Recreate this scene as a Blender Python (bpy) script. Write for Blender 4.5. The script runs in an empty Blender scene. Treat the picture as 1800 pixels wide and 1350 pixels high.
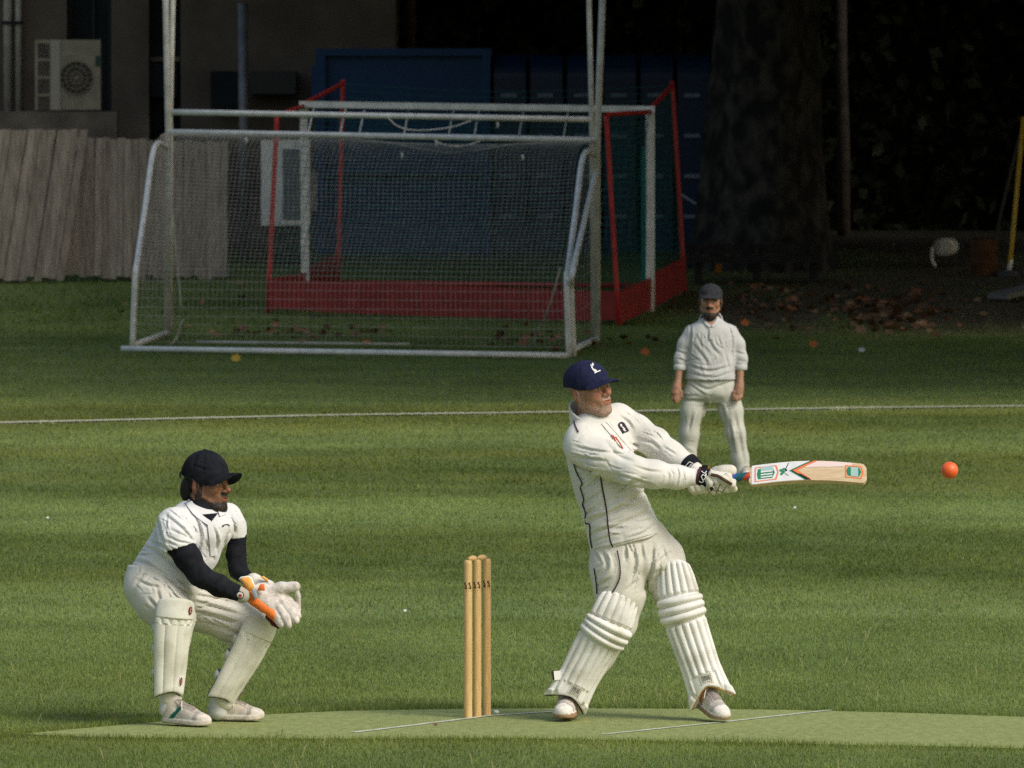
import bpy, bmesh, math, random
import numpy as np
from mathutils import Vector, Matrix

# ------------------------------------------------------------------ camera, sky, sun, exposure
SC = bpy.context.scene
CAM_H = 3.0          # camera height above the pitch
FPX = 15640.0        # focal length in photograph pixels (1800 wide)
HORIZON = 89.0       # photograph row of the horizon
cam_d = bpy.data.cameras.new('camera')
cam = bpy.data.objects.new('camera', cam_d)
SC.collection.objects.link(cam)
SC.camera = cam
cam_d.sensor_width = 36.0
cam_d.lens = 36.0 * FPX / 1800.0
cam_d.clip_start = 1.0
cam_d.clip_end = 2000.0
cam.location = (0, 0, CAM_H)
cam.rotation_euler = (math.radians(90) - math.atan((675 - HORIZON) / FPX), 0, 0)
cam_d.dof.use_dof = True
cam_d.dof.focus_distance = 40.0
cam_d.dof.aperture_fstop = 15.0

SUN_DIR = Vector((0.60, -0.47, 0.70)).normalized()     # towards the sun: right, camera side
w = bpy.data.worlds.new('World'); SC.world = w; w.use_nodes = True
nt = w.node_tree; nt.nodes.clear()
sky = nt.nodes.new('ShaderNodeTexSky'); sky.sky_type = 'NISHITA'; sky.sun_disc = False
sky.sun_elevation = math.asin(SUN_DIR.z)
sky.sun_rotation = math.atan2(SUN_DIR.x, SUN_DIR.y)
sky.air_density = 1.6; sky.dust_density = 3.5; sky.ozone_density = 1.0
bg = nt.nodes.new('ShaderNodeBackground'); bg.inputs['Strength'].default_value = 0.125
out = nt.nodes.new('ShaderNodeOutputWorld')
nt.links.new(sky.outputs[0], bg.inputs[0]); nt.links.new(bg.outputs[0], out.inputs[0])
sun_d = bpy.data.lights.new('sun', 'SUN'); sun_d.energy = 2.25; sun_d.angle = math.radians(24)
sun_d.color = (1.0, 0.965, 0.90)
sun = bpy.data.objects.new('sun', sun_d); SC.collection.objects.link(sun)
sun.rotation_euler = SUN_DIR.to_track_quat('Z', 'Y').to_euler()
SC.view_settings.view_transform = 'Standard'
SC.view_settings.look = 'None'
SC.view_settings.exposure = 0.0
SC.view_settings.gamma = 1.0
SC.view_settings.use_curve_mapping = False
SC.cycles.max_bounces = 6
SC.cycles.diffuse_bounces = 3
SC.cycles.transparent_max_bounces = 8
SC.cycles.use_denoising = False
# ------------------------------------------------------------------ helpers
RNG = np.random.default_rng(7)
random.seed(7)
COL = SC.collection
from concurrent.futures import ThreadPoolExecutor
POOL = ThreadPoolExecutor(4)

def P(px, py, d):
    """world point seen at photograph pixel (px, py) at distance d"""
    return np.array([(px - 900.0) / FPX * d, d, CAM_H - (py - HORIZON) / FPX * d])

def ground_z(d):
    d = np.asarray(d, float)
    t = np.clip((d - 94.0) / 22.0, 0, 1)
    return 0.62 * t * t * (3 - 2 * t)

def G(px, py):
    """ground point under a photograph pixel"""
    d = 1174.0 / max(py - HORIZON, 1) * 40.0
    for _ in range(60):
        z = float(ground_z(d))
        d = 0.5 * d + 0.5 * (CAM_H - z) * FPX / (py - HORIZON)
    return P(px, py, d)

def tag(o, label=None, cat=None, group=None, kind=None):
    if label: o['label'] = label
    if cat: o['category'] = cat
    if group: o['group'] = group
    if kind: o['kind'] = kind
    return o

def empty(name, loc=(0, 0, 0)):
    o = bpy.data.objects.new(name, None); COL.objects.link(o)
    o.location = Vector([float(c) for c in loc]); o.empty_display_size = 0.1
    return o

def world_loc(o):
    v = Vector((0, 0, 0))
    while o is not None:
        v += o.location; o = o.parent
    return v

def mesh_obj(name, verts, faces, material, parent=None, smooth=True, cols=None, loc=None, normals=None):
    """verts in WORLD coordinates (n,3); faces (m,k) array or list; origin at parent's place"""
    verts = np.asarray(verts, np.float64).reshape(-1, 3)
    if parent is not None:
        off = np.array(world_loc(parent))
    elif loc is not None:
        off = np.array([float(c) for c in loc])
    else:
        off = np.array([0, 0, 0.0])
    v = verts - off
    me = bpy.data.meshes.new(name)
    if isinstance(faces, np.ndarray) and faces.ndim == 2:
        k = faces.shape[1]; m = len(faces)
        me.vertices.add(len(v)); me.vertices.foreach_set('co', v.astype(np.float32).ravel())
        me.loops.add(m * k); me.loops.foreach_set('vertex_index', faces.astype(np.int32).ravel())
        me.polygons.add(m)
        me.polygons.foreach_set('loop_start', np.arange(0, m * k, k, dtype=np.int32))
        me.polygons.foreach_set('loop_total', np.full(m, k, np.int32))
        me.update(calc_edges=True)
    else:
        me.from_pydata(v.tolist(), [], [list(map(int, f)) for f in faces]); me.update()
    if smooth and len(me.polygons):
        me.polygons.foreach_set('use_smooth', np.ones(len(me.polygons), bool))
    if normals is not None: me.normals_split_custom_set_from_vertices(normals)
    if cols is not None:
        a = me.color_attributes.new('Col', 'FLOAT_COLOR', 'POINT')
        c = np.ones((len(v), 4), np.float32); c[:, :3] = cols
        a.data.foreach_set('color', c.ravel())
    if material is not None: me.materials.append(material)
    o = bpy.data.objects.new(name, me); COL.objects.link(o)
    if parent is not None: o.parent = parent
    elif loc is not None: o.location = Vector([float(c) for c in loc])
    return o

class MB:
    """collects pieces of ONE mesh"""
    def __init__(s): s.v = []; s.f = []; s.n = 0
    def add(s, v, f):
        v = np.asarray(v, float).reshape(-1, 3)
        s.v.append(v); s.f += [[int(i) + s.n for i in q] for q in f]; s.n += len(v); return s
    def box(s, lo, hi):
        x0, y0, z0 = lo; x1, y1, z1 = hi
        return s.add([(x0,y0,z0),(x1,y0,z0),(x1,y1,z0),(x0,y1,z0),(x0,y0,z1),(x1,y0,z1),(x1,y1,z1),(x0,y1,z1)],
                     [(3,2,1,0),(4,5,6,7),(0,1,5,4),(1,2,6,5),(2,3,7,6),(3,0,4,7)])
    def obox(s, c, ax, ay, az):
        """oriented box: centre and three half vectors"""
        c, ax, ay, az = map(lambda q: np.asarray(q, float), (c, ax, ay, az))
        vs = [c + i*ax + j*ay + k*az for k in (-1, 1) for (i, j) in ((-1,-1),(1,-1),(1,1),(-1,1))]
        f = [(3,2,1,0),(4,5,6,7),(0,1,5,4),(1,2,6,5),(2,3,7,6),(3,0,4,7)]
        if np.dot(np.cross(ax, ay), az) < 0: f = [q[::-1] for q in f]
        return s.add(vs, f)
    def tube(s, pts, r, n=8, cap=True, flat=None):
        pts = [np.asarray(p, float) for p in pts]; m = len(pts)
        rs = r if isinstance(r, (list, tuple, np.ndarray)) else [r] * m
        t0 = pts[1] - pts[0]
        ref = np.array([0, 0, 1.0]) if abs(t0[2]) < 0.9 * np.linalg.norm(t0) else np.array([1.0, 0, 0])
        vs = []; pu = None
        for i in range(m):
            t = pts[min(i+1, m-1)] - pts[max(i-1, 0)]
            t = t / (np.linalg.norm(t) + 1e-12)
            u = (ref if pu is None else pu); u = u - t * np.dot(u, t); u /= np.linalg.norm(u) + 1e-12
            pu = u; b = np.cross(t, u)
            for k in range(n):
                a = 2 * math.pi * k / n
                vs.append(pts[i] + rs[i] * (math.cos(a) * u + math.sin(a) * b))
        f = [(i*n+k, i*n+(k+1) % n, (i+1)*n+(k+1) % n, (i+1)*n+k) for i in range(m-1) for k in range(n)]
        if cap: f += [tuple(range(n))[::-1], tuple((m-1)*n+k for k in range(n))]
        return s.add(vs, f)
    def build(s, name, material, parent=None, smooth=False, loc=None):
        return mesh_obj(name, np.vstack(s.v), s.f, material, parent, smooth, loc=loc)

def bez(pts, n=8):
    """Catmull-Rom through points"""
    p = [np.asarray(q, float) for q in pts]
    p = [2*p[0]-p[1]] + p + [2*p[-1]-p[-2]]
    o = []
    for i in range(1, len(p)-2):
        for k in range(n):
            t = k / n
            o.append(0.5*((2*p[i]) + (-p[i-1]+p[i+1])*t + (2*p[i-1]-5*p[i]+4*p[i+1]-p[i+2])*t*t + (-p[i-1]+3*p[i]-3*p[i+1]+p[i+2])*t**3))
    o.append(p[-2]); return o

# ------------------------------------------------------------------ materials
MATS = {}
def mat(name, c1, c2=None, scale=20.0, rough=0.85, bump=0.0, bscale=None, metal=0.0, attr=False, stretch=(1,1,1), detail=4.0,
        trans=0.0, spec=0.3, sheen=0.0, lo=0.35, hi=0.65, wrinkle=0.0, wscale=9.0):
    if name in MATS: return MATS[name]
    m = bpy.data.materials.new(name); m.use_nodes = True
    t = m.node_tree; b = t.nodes['Principled BSDF']; L = t.links.new
    b.inputs['Roughness'].default_value = rough; b.inputs['Metallic'].default_value = metal
    b.inputs['Specular IOR Level'].default_value = spec
    if sheen: b.inputs['Sheen Weight'].default_value = sheen
    tc = t.nodes.new('ShaderNodeTexCoord'); mp = t.nodes.new('ShaderNodeMapping')
    mp.inputs['Scale'].default_value = stretch
    L(tc.outputs['Object'], mp.inputs['Vector'])
    col = None
    if attr:
        a = t.nodes.new('ShaderNodeAttribute'); a.attribute_name = 'Col'; col = a.outputs['Color']
    if c2 is not None or attr:
        n = t.nodes.new('ShaderNodeTexNoise'); n.inputs['Scale'].default_value = scale; n.inputs['Detail'].default_value = detail
        L(mp.outputs[0], n.inputs['Vector'])
        r = t.nodes.new('ShaderNodeValToRGB'); r.color_ramp.elements[0].position = lo; r.color_ramp.elements[1].position = hi
        if attr and c2 is None:
            r.color_ramp.elements[0].color = (0.86, 0.86, 0.86, 1); r.color_ramp.elements[1].color = (1.06, 1.06, 1.06, 1)
        else:
            r.color_ramp.elements[0].color = (*c1, 1); r.color_ramp.elements[1].color = (*c2, 1)
        L(n.outputs['Fac'], r.inputs['Fac'])
        if attr:
            x = t.nodes.new('ShaderNodeMix'); x.data_type = 'RGBA'; x.blend_type = 'MULTIPLY'; x.inputs['Factor'].default_value = 1
            L(col, x.inputs['A']); L(r.outputs[0], x.inputs['B']); col = x.outputs['Result']
        else:
            col = r.outputs[0]
    if col is None: b.inputs['Base Color'].default_value = (*c1, 1)
    else: L(col, b.inputs['Base Color'])
    if bump:
        n2 = t.nodes.new('ShaderNodeTexNoise'); n2.inputs['Scale'].default_value = bscale or scale * 4; n2.inputs['Detail'].default_value = 3
        L(mp.outputs[0], n2.inputs['Vector'])
        bp = t.nodes.new('ShaderNodeBump'); bp.inputs['Strength'].default_value = bump; bp.inputs['Distance'].default_value = 0.004
        L(n2.outputs['Fac'], bp.inputs['Height']); L(bp.outputs[0], b.inputs['Normal'])
        if wrinkle:
            mw = t.nodes.new('ShaderNodeMapping'); mw.inputs['Scale'].default_value = (1.0, 1.0, 0.62); mw.inputs['Rotation'].default_value = (0.3, 0.6, 0.2)
            L(tc.outputs['Object'], mw.inputs['Vector'])
            nw = t.nodes.new('ShaderNodeTexNoise'); nw.noise_type = 'RIDGED_MULTIFRACTAL'; nw.inputs['Scale'].default_value = wscale; nw.inputs['Detail'].default_value = 2.5
            nw.inputs['Roughness'].default_value = 0.45; nw.inputs['Distortion'].default_value = 0.7; nw.normalize = True
            L(mw.outputs[0], nw.inputs['Vector'])
            bw_ = t.nodes.new('ShaderNodeBump'); bw_.inputs['Strength'].default_value = wrinkle; bw_.inputs['Distance'].default_value = 0.02
            L(nw.outputs['Fac'], bw_.inputs['Height']); L(bw_.outputs[0], bp.inputs['Normal'])
    if trans:
        tr = t.nodes.new('ShaderNodeBsdfTranslucent'); mx = t.nodes.new('ShaderNodeMixShader'); mx.inputs[0].default_value = trans
        if col is not None: L(col, tr.inputs['Color'])
        else: tr.inputs['Color'].default_value = (*c1, 1)
        L(b.outputs[0], mx.inputs[1]); L(tr.outputs[0], mx.inputs[2]); L(mx.outputs[0], t.nodes['Material Output'].inputs['Surface'])
    MATS[name] = m
    return m

# ------------------------------------------------------------------ implicit-surface modelling (numpy)
_LAT = np.random.default_rng(3).random((32, 32, 32)).astype(np.float32)
def vnoise(x, y, z):
    def fl(a):
        i = np.floor(a).astype(np.int32); f = (a - i).astype(np.float32); return i & 31, (i + 1) & 31, f * f * (3 - 2 * f)
    x0, x1, fx = fl(x); y0, y1, fy = fl(y); z0, z1, fz = fl(z)
    c = _LAT
    a = c[x0,y0,z0]*(1-fx)+c[x1,y0,z0]*fx; b = c[x0,y1,z0]*(1-fx)+c[x1,y1,z0]*fx
    e = c[x0,y0,z1]*(1-fx)+c[x1,y0,z1]*fx; g = c[x0,y1,z1]*(1-fx)+c[x1,y1,z1]*fx
    return (a*(1-fy)+b*fy)*(1-fz) + (e*(1-fy)+g*fy)*fz

def smin(a, b, k):
    h = np.clip(0.5 + 0.5 * (b - a) / k, 0, 1)
    return b * (1 - h) + a * h - k * h * (1 - h)
def smax(a, b, k): return -smin(-a, -b, k)

def rcone(a, b, ra, rb, n=None, s=1.0):
    a = np.asarray(a, float); b = np.asarray(b, float); ba = b - a; L2 = float(ba @ ba) + 1e-12
    def f(x, y, z):
        px, py, pz = x - a[0], y - a[1], z - a[2]
        t = np.clip((px*ba[0] + py*ba[1] + pz*ba[2]) / L2, 0, 1)
        qx, qy, qz = px - t*ba[0], py - t*ba[1], pz - t*ba[2]
        q = qx*qx + qy*qy + qz*qz
        if n is not None:
            vn = qx*n[0] + qy*n[1] + qz*n[2]
            q = q + vn*vn*(1.0/(s*s) - 1.0)
        return np.sqrt(q) - (ra + (rb - ra) * t)
    return f
def chain(pts, rs, k=0.02, n=None, s=1.0):
    fs = [rcone(pts[i], pts[i+1], rs[i], rs[i+1], n, s) for i in range(len(pts)-1)]
    return union(fs, k)
def union(fs, k=0.02):
    def f(x, y, z):
        o = fs[0](x, y, z)
        for g in fs[1:]: o = smin(o, g(x, y, z), k)
        return o
    return f
def ellipsoid(c, r, R=None):
    c = np.asarray(c, float); r = np.asarray(r, float)
    def f(x, y, z):
        px, py, pz = x - c[0], y - c[1], z - c[2]
        if R is not None:
            px, py, pz = (R[0][0]*px+R[0][1]*py+R[0][2]*pz, R[1][0]*px+R[1][1]*py+R[1][2]*pz, R[2][0]*px+R[2][1]*py+R[2][2]*pz)
        k0 = np.sqrt((px/r[0])**2 + (py/r[1])**2 + (pz/r[2])**2)
        k1 = np.sqrt((px/r[0]**2)**2 + (py/r[1]**2)**2 + (pz/r[2]**2)**2) + 1e-9
        return k0 * (k0 - 1.0) / k1
    return f
def plane_below(p, n):
    """half space: negative on the side opposite to n"""
    p = np.asarray(p, float); n = np.asarray(n, float) / np.linalg.norm(n)
    return lambda x, y, z: (x-p[0])*n[0] + (y-p[1])*n[1] + (z-p[2])*n[2]
def cut(f, g, k=0.004): return lambda x, y, z: smax(f(x, y, z), g(x, y, z), k)
def minus(f, g, k=0.004): return lambda x, y, z: smax(f(x, y, z), -g(x, y, z), k)

def _hermite(zs, vs, z):
    zs = np.asarray(zs); vs = np.asarray(vs); m = np.gradient(vs, zs)
    i = np.clip(np.searchsorted(zs, z) - 1, 0, len(zs) - 2)
    h = zs[i+1] - zs[i]; t = np.clip((z - zs[i]) / h, 0, 1)
    return ((2*t**3-3*t**2+1)*vs[i] + (t**3-2*t**2+t)*h*m[i] + (-2*t**3+3*t**2)*vs[i+1] + (t**3-t**2)*h*m[i+1])

def loft(rows, yaw=0.0, p=2.3):
    """rows: (z, cx, a, cy, b): stacked ellipses"""
    rows = sorted(rows); zs = np.array([r[0] for r in rows])
    cs, sn = math.cos(yaw), math.sin(yaw)
    def f(x, y, z):
        cx, a, cy, b = (_hermite(zs, [r[i] for r in rows], z) for i in (1, 2, 3, 4))
        dx, dy = x - cx, y - cy
        u = dx * cs + dy * sn; v = -dx * sn + dy * cs
        q = (np.abs(u / a)**p + np.abs(v / b)**p)**(1.0 / p)
        d = (q - 1.0) * np.minimum(a, b)
        return np.maximum(np.maximum(d, z - zs[-1]), zs[0] - z)
    return f

def surface_nets(F, o, h):
    S = F < 0
    nx, ny, nz = F.shape
    tot = np.zeros((nx-1, ny-1, nz-1), np.int8)
    C = [(i, j, k) for i in (0, 1) for j in (0, 1) for k in (0, 1)]
    for i, j, k in C: tot += S[i:nx-1+i, j:ny-1+j, k:nz-1+k]
    act = (tot > 0) & (tot < 8)
    idx = np.full(act.shape, -1, np.int64); I = np.argwhere(act); idx[act] = np.arange(len(I))
    acc = np.zeros((len(I), 3)); cnt = np.zeros(len(I))
    for a in range(8):
        for b in range(a+1, 8):
            ca, cb = C[a], C[b]
            if sum(abs(ca[q]-cb[q]) for q in range(3)) != 1: continue
            fa = F[I[:,0]+ca[0], I[:,1]+ca[1], I[:,2]+ca[2]]; fb = F[I[:,0]+cb[0], I[:,1]+cb[1], I[:,2]+cb[2]]
            m = (fa < 0) != (fb < 0)
            t = fa[m] / (fa[m] - fb[m])
            acc[m] += np.array(ca) + t[:, None] * (np.array(cb) - np.array(ca)); cnt[m] += 1
    V = (I + acc / np.maximum(cnt, 1)[:, None]) * h + np.asarray(o)
    Q = []
    for ax in range(3):
        b, c = (ax+1) % 3, (ax+2) % 3
        sl0 = [slice(None)]*3; sl1 = [slice(None)]*3
        sl0[ax] = slice(0, -1); sl1[ax] = slice(1, None)
        A, B = S[tuple(sl0)], S[tuple(sl1)]
        E = np.argwhere(A != B)
        ok = (E[:, b] > 0) & (E[:, c] > 0) & (E[:, b] < F.shape[b]-1) & (E[:, c] < F.shape[c]-1)
        E = E[ok]
        if not len(E): continue
        ins = A[E[:,0], E[:,1], E[:,2]]
        def cell(db, dc):
            e = E.copy(); e[:, b] += db; e[:, c] += dc; return idx[e[:,0], e[:,1], e[:,2]]
        q = np.stack([cell(-1,-1), cell(0,-1), cell(0,0), cell(-1,0)], 1)
        q[~ins] = q[~ins][:, ::-1]
        Q.append(q)
    return V, np.vstack(Q)

def sdf_mesh(f, lo, hi, h, disp=None, band=0.03):
    lo = np.asarray(lo, float) - 2*h; hi = np.asarray(hi, float) + 2*h
    n = np.ceil((hi - lo) / h).astype(int) + 1
    X = (lo[0] + h*np.arange(n[0])).reshape(-1,1,1); Y = (lo[1] + h*np.arange(n[1])).reshape(1,-1,1); Z = (lo[2] + h*np.arange(n[2])).reshape(1,1,-1)
    X, Y, Z = X.astype(np.float32), Y.astype(np.float32), Z.astype(np.float32)
    F = np.empty(tuple(n), np.float32)
    def slab(i0, i1): F[i0:i1] = f(X[i0:i1], Y, Z)
    st = max(4, int(np.ceil(n[0]/12)))
    list(POOL.map(lambda i: slab(i, min(i+st, n[0])), range(0, n[0], st)))
    F[[0,-1]] = np.maximum(F[[0,-1]], h); F[:, [0,-1]] = np.maximum(F[:, [0,-1]], h); F[:, :, [0,-1]] = np.maximum(F[:, :, [0,-1]], h)
    if disp is not None:
        m = np.abs(F) < band; I = np.argwhere(m)
        F[m] += disp(lo[0]+h*I[:,0], lo[1]+h*I[:,1], lo[2]+h*I[:,2]).astype(np.float32)
    F[F == 0] = 1e-6
    return surface_nets(F, lo, h)

def folds(dirs, amp=0.004, seed=0.0):
    """cloth folds: list of (direction along the fold, wavelength, stretch, weight)"""
    prep = []
    for i, (d, wl, st, wt) in enumerate(dirs):
        d = np.asarray(d, float); d /= np.linalg.norm(d)
        a = np.cross(d, [0.3, 1, 0.1]); a /= np.linalg.norm(a); b = np.cross(d, a)
        prep.append((d, a, b, wl, st, wt, seed + 7.3*i))
    def f(x, y, z):
        o = 0
        for d, a, b, wl, st, wt, sd in prep:
            u = (x*d[0]+y*d[1]+z*d[2]) / (wl*st); v = (x*a[0]+y*a[1]+z*a[2]) / wl; q = (x*b[0]+y*b[1]+z*b[2]) / wl
            wob = vnoise(u*1.5+sd, v*0.4+sd, q*0.4+sd) * 1.1
            n = vnoise(u + sd, v + wob + sd, q + wob + sd*2)
            o = o + wt * (n - 0.5) * 1.6
        return amp * o
    return f

def finer(strokes, n=4, seed=0):
    """small secondary creases running beside the main ones"""
    r = random.Random(seed); out = list(strokes)
    for pts, wpx, amp in strokes:
        c = np.array(bez(pts, 6)) if len(pts) > 2 else np.array([np.asarray(pts[0], float)*(1-t)+np.asarray(pts[1], float)*t for t in np.linspace(0, 1, 7)])
        d = c[-1]-c[0]; L = np.linalg.norm(d)+1e-6; nn = np.array([-d[1], d[0]])/L
        for _ in range(n):
            a = r.uniform(-.15, .55); b = a+r.uniform(.3, .6); o = nn*r.choice((-1, 1))*r.uniform(1.2, 4.5)*wpx; rot = r.uniform(-.35, .35)
            q = []
            for t in np.linspace(a, b, 3):
                p = c[0]+d*t if (t < 0 or t > 1) else c[int(t*(len(c)-1))]
                m = (t-(a+b)/2)*L; q.append(p + o + nn*(m*rot + r.uniform(-.6, .6)))
            out.append((q, wpx*r.uniform(.35, .65), amp*r.uniform(.3, .65)))
    return out
def creases(strokes, near=None, base=None, gain=1.0, fine=4):
    strokes = finer(strokes, fine, len(strokes))
    """cloth creases along strokes: (points px, width px, depth m); a valley with a raised lip beside it"""
    prep = []
    for pts, wpx, amp in strokes:
        c = np.array(bez(pts, 5)) if len(pts) > 2 else np.array([pts[0], pts[1]], float); prep.append((c, wpx*0.72, amp))
    def f(x, y, z):
        px = 900 + x/y*FPX; py = HORIZON + (CAM_H - z)/y*FPX
        o = np.zeros(px.shape)
        if base is not None: o += base(x, y, z)
        for c, wpx, amp in prep:
            lo, hi = c.min(0)-4*wpx, c.max(0)+4*wpx
            k = (px > lo[0]) & (px < hi[0]) & (py > lo[1]) & (py < hi[1])
            if near is not None: k &= y < near
            if not k.any(): continue
            qx, qy = px[k], py[k]; best = np.full(qx.shape, 1e9); sg = np.zeros(qx.shape); tt = np.zeros(qx.shape); n = len(c)-1
            for i in range(n):
                d = c[i+1]-c[i]; L2 = d@d+1e-9; t = np.clip(((qx-c[i][0])*d[0]+(qy-c[i][1])*d[1])/L2, 0, 1)
                ex, ey = qx-c[i][0]-t*d[0], qy-c[i][1]-t*d[1]; dd = np.hypot(ex, ey); m = dd < best
                best = np.where(m, dd, best); sg = np.where(m, np.sign(d[0]*ey-d[1]*ex), sg); tt = np.where(m, (i+t)/n, tt)
            s = best*sg/wpx; tap = np.sin(math.pi*np.clip(tt, 0.02, 0.98))**0.6
            o[k] += 1.25*amp*gain*tap*(1.25*np.exp(-1.5*np.abs(s)) - 0.75*np.exp(-((s+1.7)/1.0)**2) - 0.25*np.exp(-((s-1.9)/1.3)**2))
        return o
    return f

def raymarch(f, px, py, d0, d1):
    """distance at which the camera ray through each pixel meets the surface"""
    px = np.asarray(px, float); py = np.asarray(py, float)
    d = np.full(px.shape, float(d0)); u = (px-900.0)/FPX; v = (py-HORIZON)/FPX
    for _ in range(140):
        s = f(u*d, d, CAM_H - v*d)
        d = np.minimum(d + np.clip(s, -0.02, 0.03) * 0.6, d1)
    return d
def on_surf(f, pts, d0, d1, lift=0.002):
    p = np.asarray(pts, float); d = raymarch(f, p[:,0], p[:,1], d0, d1)
    bad = d >= d1 - 1e-3
    if bad.all(): d[:] = 0.5*(d0+d1)
    elif bad.any(): d[bad] = np.median(d[~bad])
    d = d - lift
    return np.stack([(p[:,0]-900)/FPX*d, d, CAM_H-(p[:,1]-HORIZON)/FPX*d], 1)

class Decals:
    """small flat pieces stitched onto a surface, collected into one mesh per colour"""
    def __init__(s, f, d0, d1, lift=0.003): s.f, s.d0, s.d1, s.lift = f, d0, d1, lift; s.m = {}
    def strip(s, key, pts, wpx, n=6, lift=None):
        pts = [np.asarray(q, float) for q in pts]
        c = np.array(bez(pts, n)) if len(pts) > 2 else np.array([pts[0] + (pts[1]-pts[0])*t for t in np.linspace(0, 1, n)])
        t = np.gradient(c, axis=0); t /= np.linalg.norm(t, axis=1)[:, None] + 1e-9
        nrm = np.stack([-t[:,1], t[:,0]], 1) * wpx / 2
        k = len(c)
        q = on_surf(s.f, np.vstack([c - nrm, c, c + nrm]), s.d0, s.d1, lift or s.lift)
        q[k:2*k, 1] -= 0.0012
        fcs = []
        for i in range(k-1):
            fcs += [(i, i+1, k+i+1, k+i), (k+i, k+i+1, 2*k+i+1, 2*k+i)]
        s.m.setdefault(key, MB()).add(q, fcs)
    def poly(s, key, pts, lift=None):
        pts = np.asarray(pts, float); c = pts.mean(0)
        ring = []
        for i in range(len(pts)):
            a, b = pts[i], pts[(i+1) % len(pts)]; m = max(1, int(np.linalg.norm(b-a)/4))
            ring += [a + (b-a)*t/m for t in range(m)]
        ring = np.array(ring); mid = c + (ring - c)*0.5
        k = len(ring)
        q = on_surf(s.f, np.vstack([ring, mid, c[None]]), s.d0, s.d1, lift or s.lift)
        fcs = [(i, (i+1) % k, k+(i+1) % k, k+i) for i in range(k)] + [(k+i, k+(i+1) % k, 2*k) for i in range(k)]
        s.m.setdefault(key, MB()).add(q, fcs)
    def build(s, parent):
        return {k: m.build(k[0], k[1], parent, smooth=True) for k, m in s.m.items()}
# ------------------------------------------------------------------ the ground
# mowing bands across the field: distance, lightness 0..1, yellowness 0..1
BANDS = np.array([(34, .45, .45), (38, .42, .50), (39.5, .50, .35), (41.5, .56, .40), (43.5, .60, .25), (47.5, .66, .15), (49.2, .58, .30), (50.6, .28, .40),
                  (54.4, .23, .35), (55.6, .30, .55), (56.8, .68, .12), (59.4, .66, .14), (61, .30, .45), (62.8, .22, .50), (66.2, .26, .65),
                  (67.6, .62, .25), (70, .55, .45), (71.6, .22, .80), (73.4, .20, .80), (74.6, .55, .55), (78, .58, .35), (83, .40, .2), (92, .26, .2), (125, .20, .3)])
C_DARK = np.array([0.074, 0.128, 0.017]); C_LIGHT = np.array([0.300, 0.395, 0.128]); C_YEL = np.array([0.42, 0.36, 0.03])
C_EARTH = np.array([0.110, 0.075, 0.048])
def turf_colour(x, d):
    nw = vnoise(x*0.35+3, d*0.12, x*0+1)
    dw = d + 0.10*x + 2.2*(nw-0.5) * np.clip((d-36)/20, 0.2, 1) + 0.8*(vnoise(x*1.3, d*0.5+8, x*0+5)-0.5)
    l = np.interp(dw, BANDS[:,0], BANDS[:,1]); yl = np.interp(dw, BANDS[:,0], BANDS[:,2])
    n1 = vnoise(x*0.9+11, d*0.33+5, x*0+2); n2 = vnoise(x*3.1+1, d*1.1+7, x*0+4)
    l = np.clip(1.15*(l-.45)+.45 + 0.20*(n1-0.5) + 0.18*(n2-0.5) + 0.22*(vnoise(x*0.22+2, d*1.6, x*0+8)-0.5), 0, 1)
    yl = np.clip(yl*0.75*(0.25+1.5*vnoise(x*0.55+21, d*0.8+2, x*0+9)) + 0.1*(n2-0.5), 0, 1)
    c = C_DARK + (C_LIGHT-C_DARK)*l[:, None]
    c = c*(1-0.42*yl[:, None]) + (C_YEL*(0.55+0.5*l[:, None]))*0.42*yl[:, None]
    px = 900 + x/d*FPX
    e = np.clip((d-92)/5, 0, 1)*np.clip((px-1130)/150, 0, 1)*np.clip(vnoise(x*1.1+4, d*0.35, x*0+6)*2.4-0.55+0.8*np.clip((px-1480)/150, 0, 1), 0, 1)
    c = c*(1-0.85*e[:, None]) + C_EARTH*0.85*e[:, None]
    m = np.clip((d-106)/6, 0, 1)[:, None]*0.85          # ground darkened towards the hedge: tree shade put into the colour
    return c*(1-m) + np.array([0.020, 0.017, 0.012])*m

M_soil = mat('soil_turf', (1, 1, 1), attr=True, scale=25.0, rough=0.95, bump=0.6, bscale=60)
xs = np.concatenate([np.linspace(-160, -14, 14), np.linspace(-12, 14, 180), np.linspace(18, 160, 14)])
ds = np.concatenate([np.linspace(-40, 30, 8), np.linspace(34, 90, 280), np.linspace(90.2, 120, 130), np.linspace(130, 420, 12)])
gx, gd = np.meshgrid(xs, ds, indexing='ij')
gz = ground_z(gd) + np.where(gd > 96, 0.05 * (vnoise(gx*0.6+9, gd*0.6, gd*0+3) - 0.5), 0)
gv = np.stack([gx, gd, gz - 0.004], -1).reshape(-1, 3)
nd = len(ds)
gi = np.arange((len(xs)-1)*(nd-1)); gi = (gi // (nd-1)) * nd + gi % (nd-1)
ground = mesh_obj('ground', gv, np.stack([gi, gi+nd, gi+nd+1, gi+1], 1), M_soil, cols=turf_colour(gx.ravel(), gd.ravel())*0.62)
tag(ground, 'green sports field sloping gently up to the trees', kind='structure')

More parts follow.
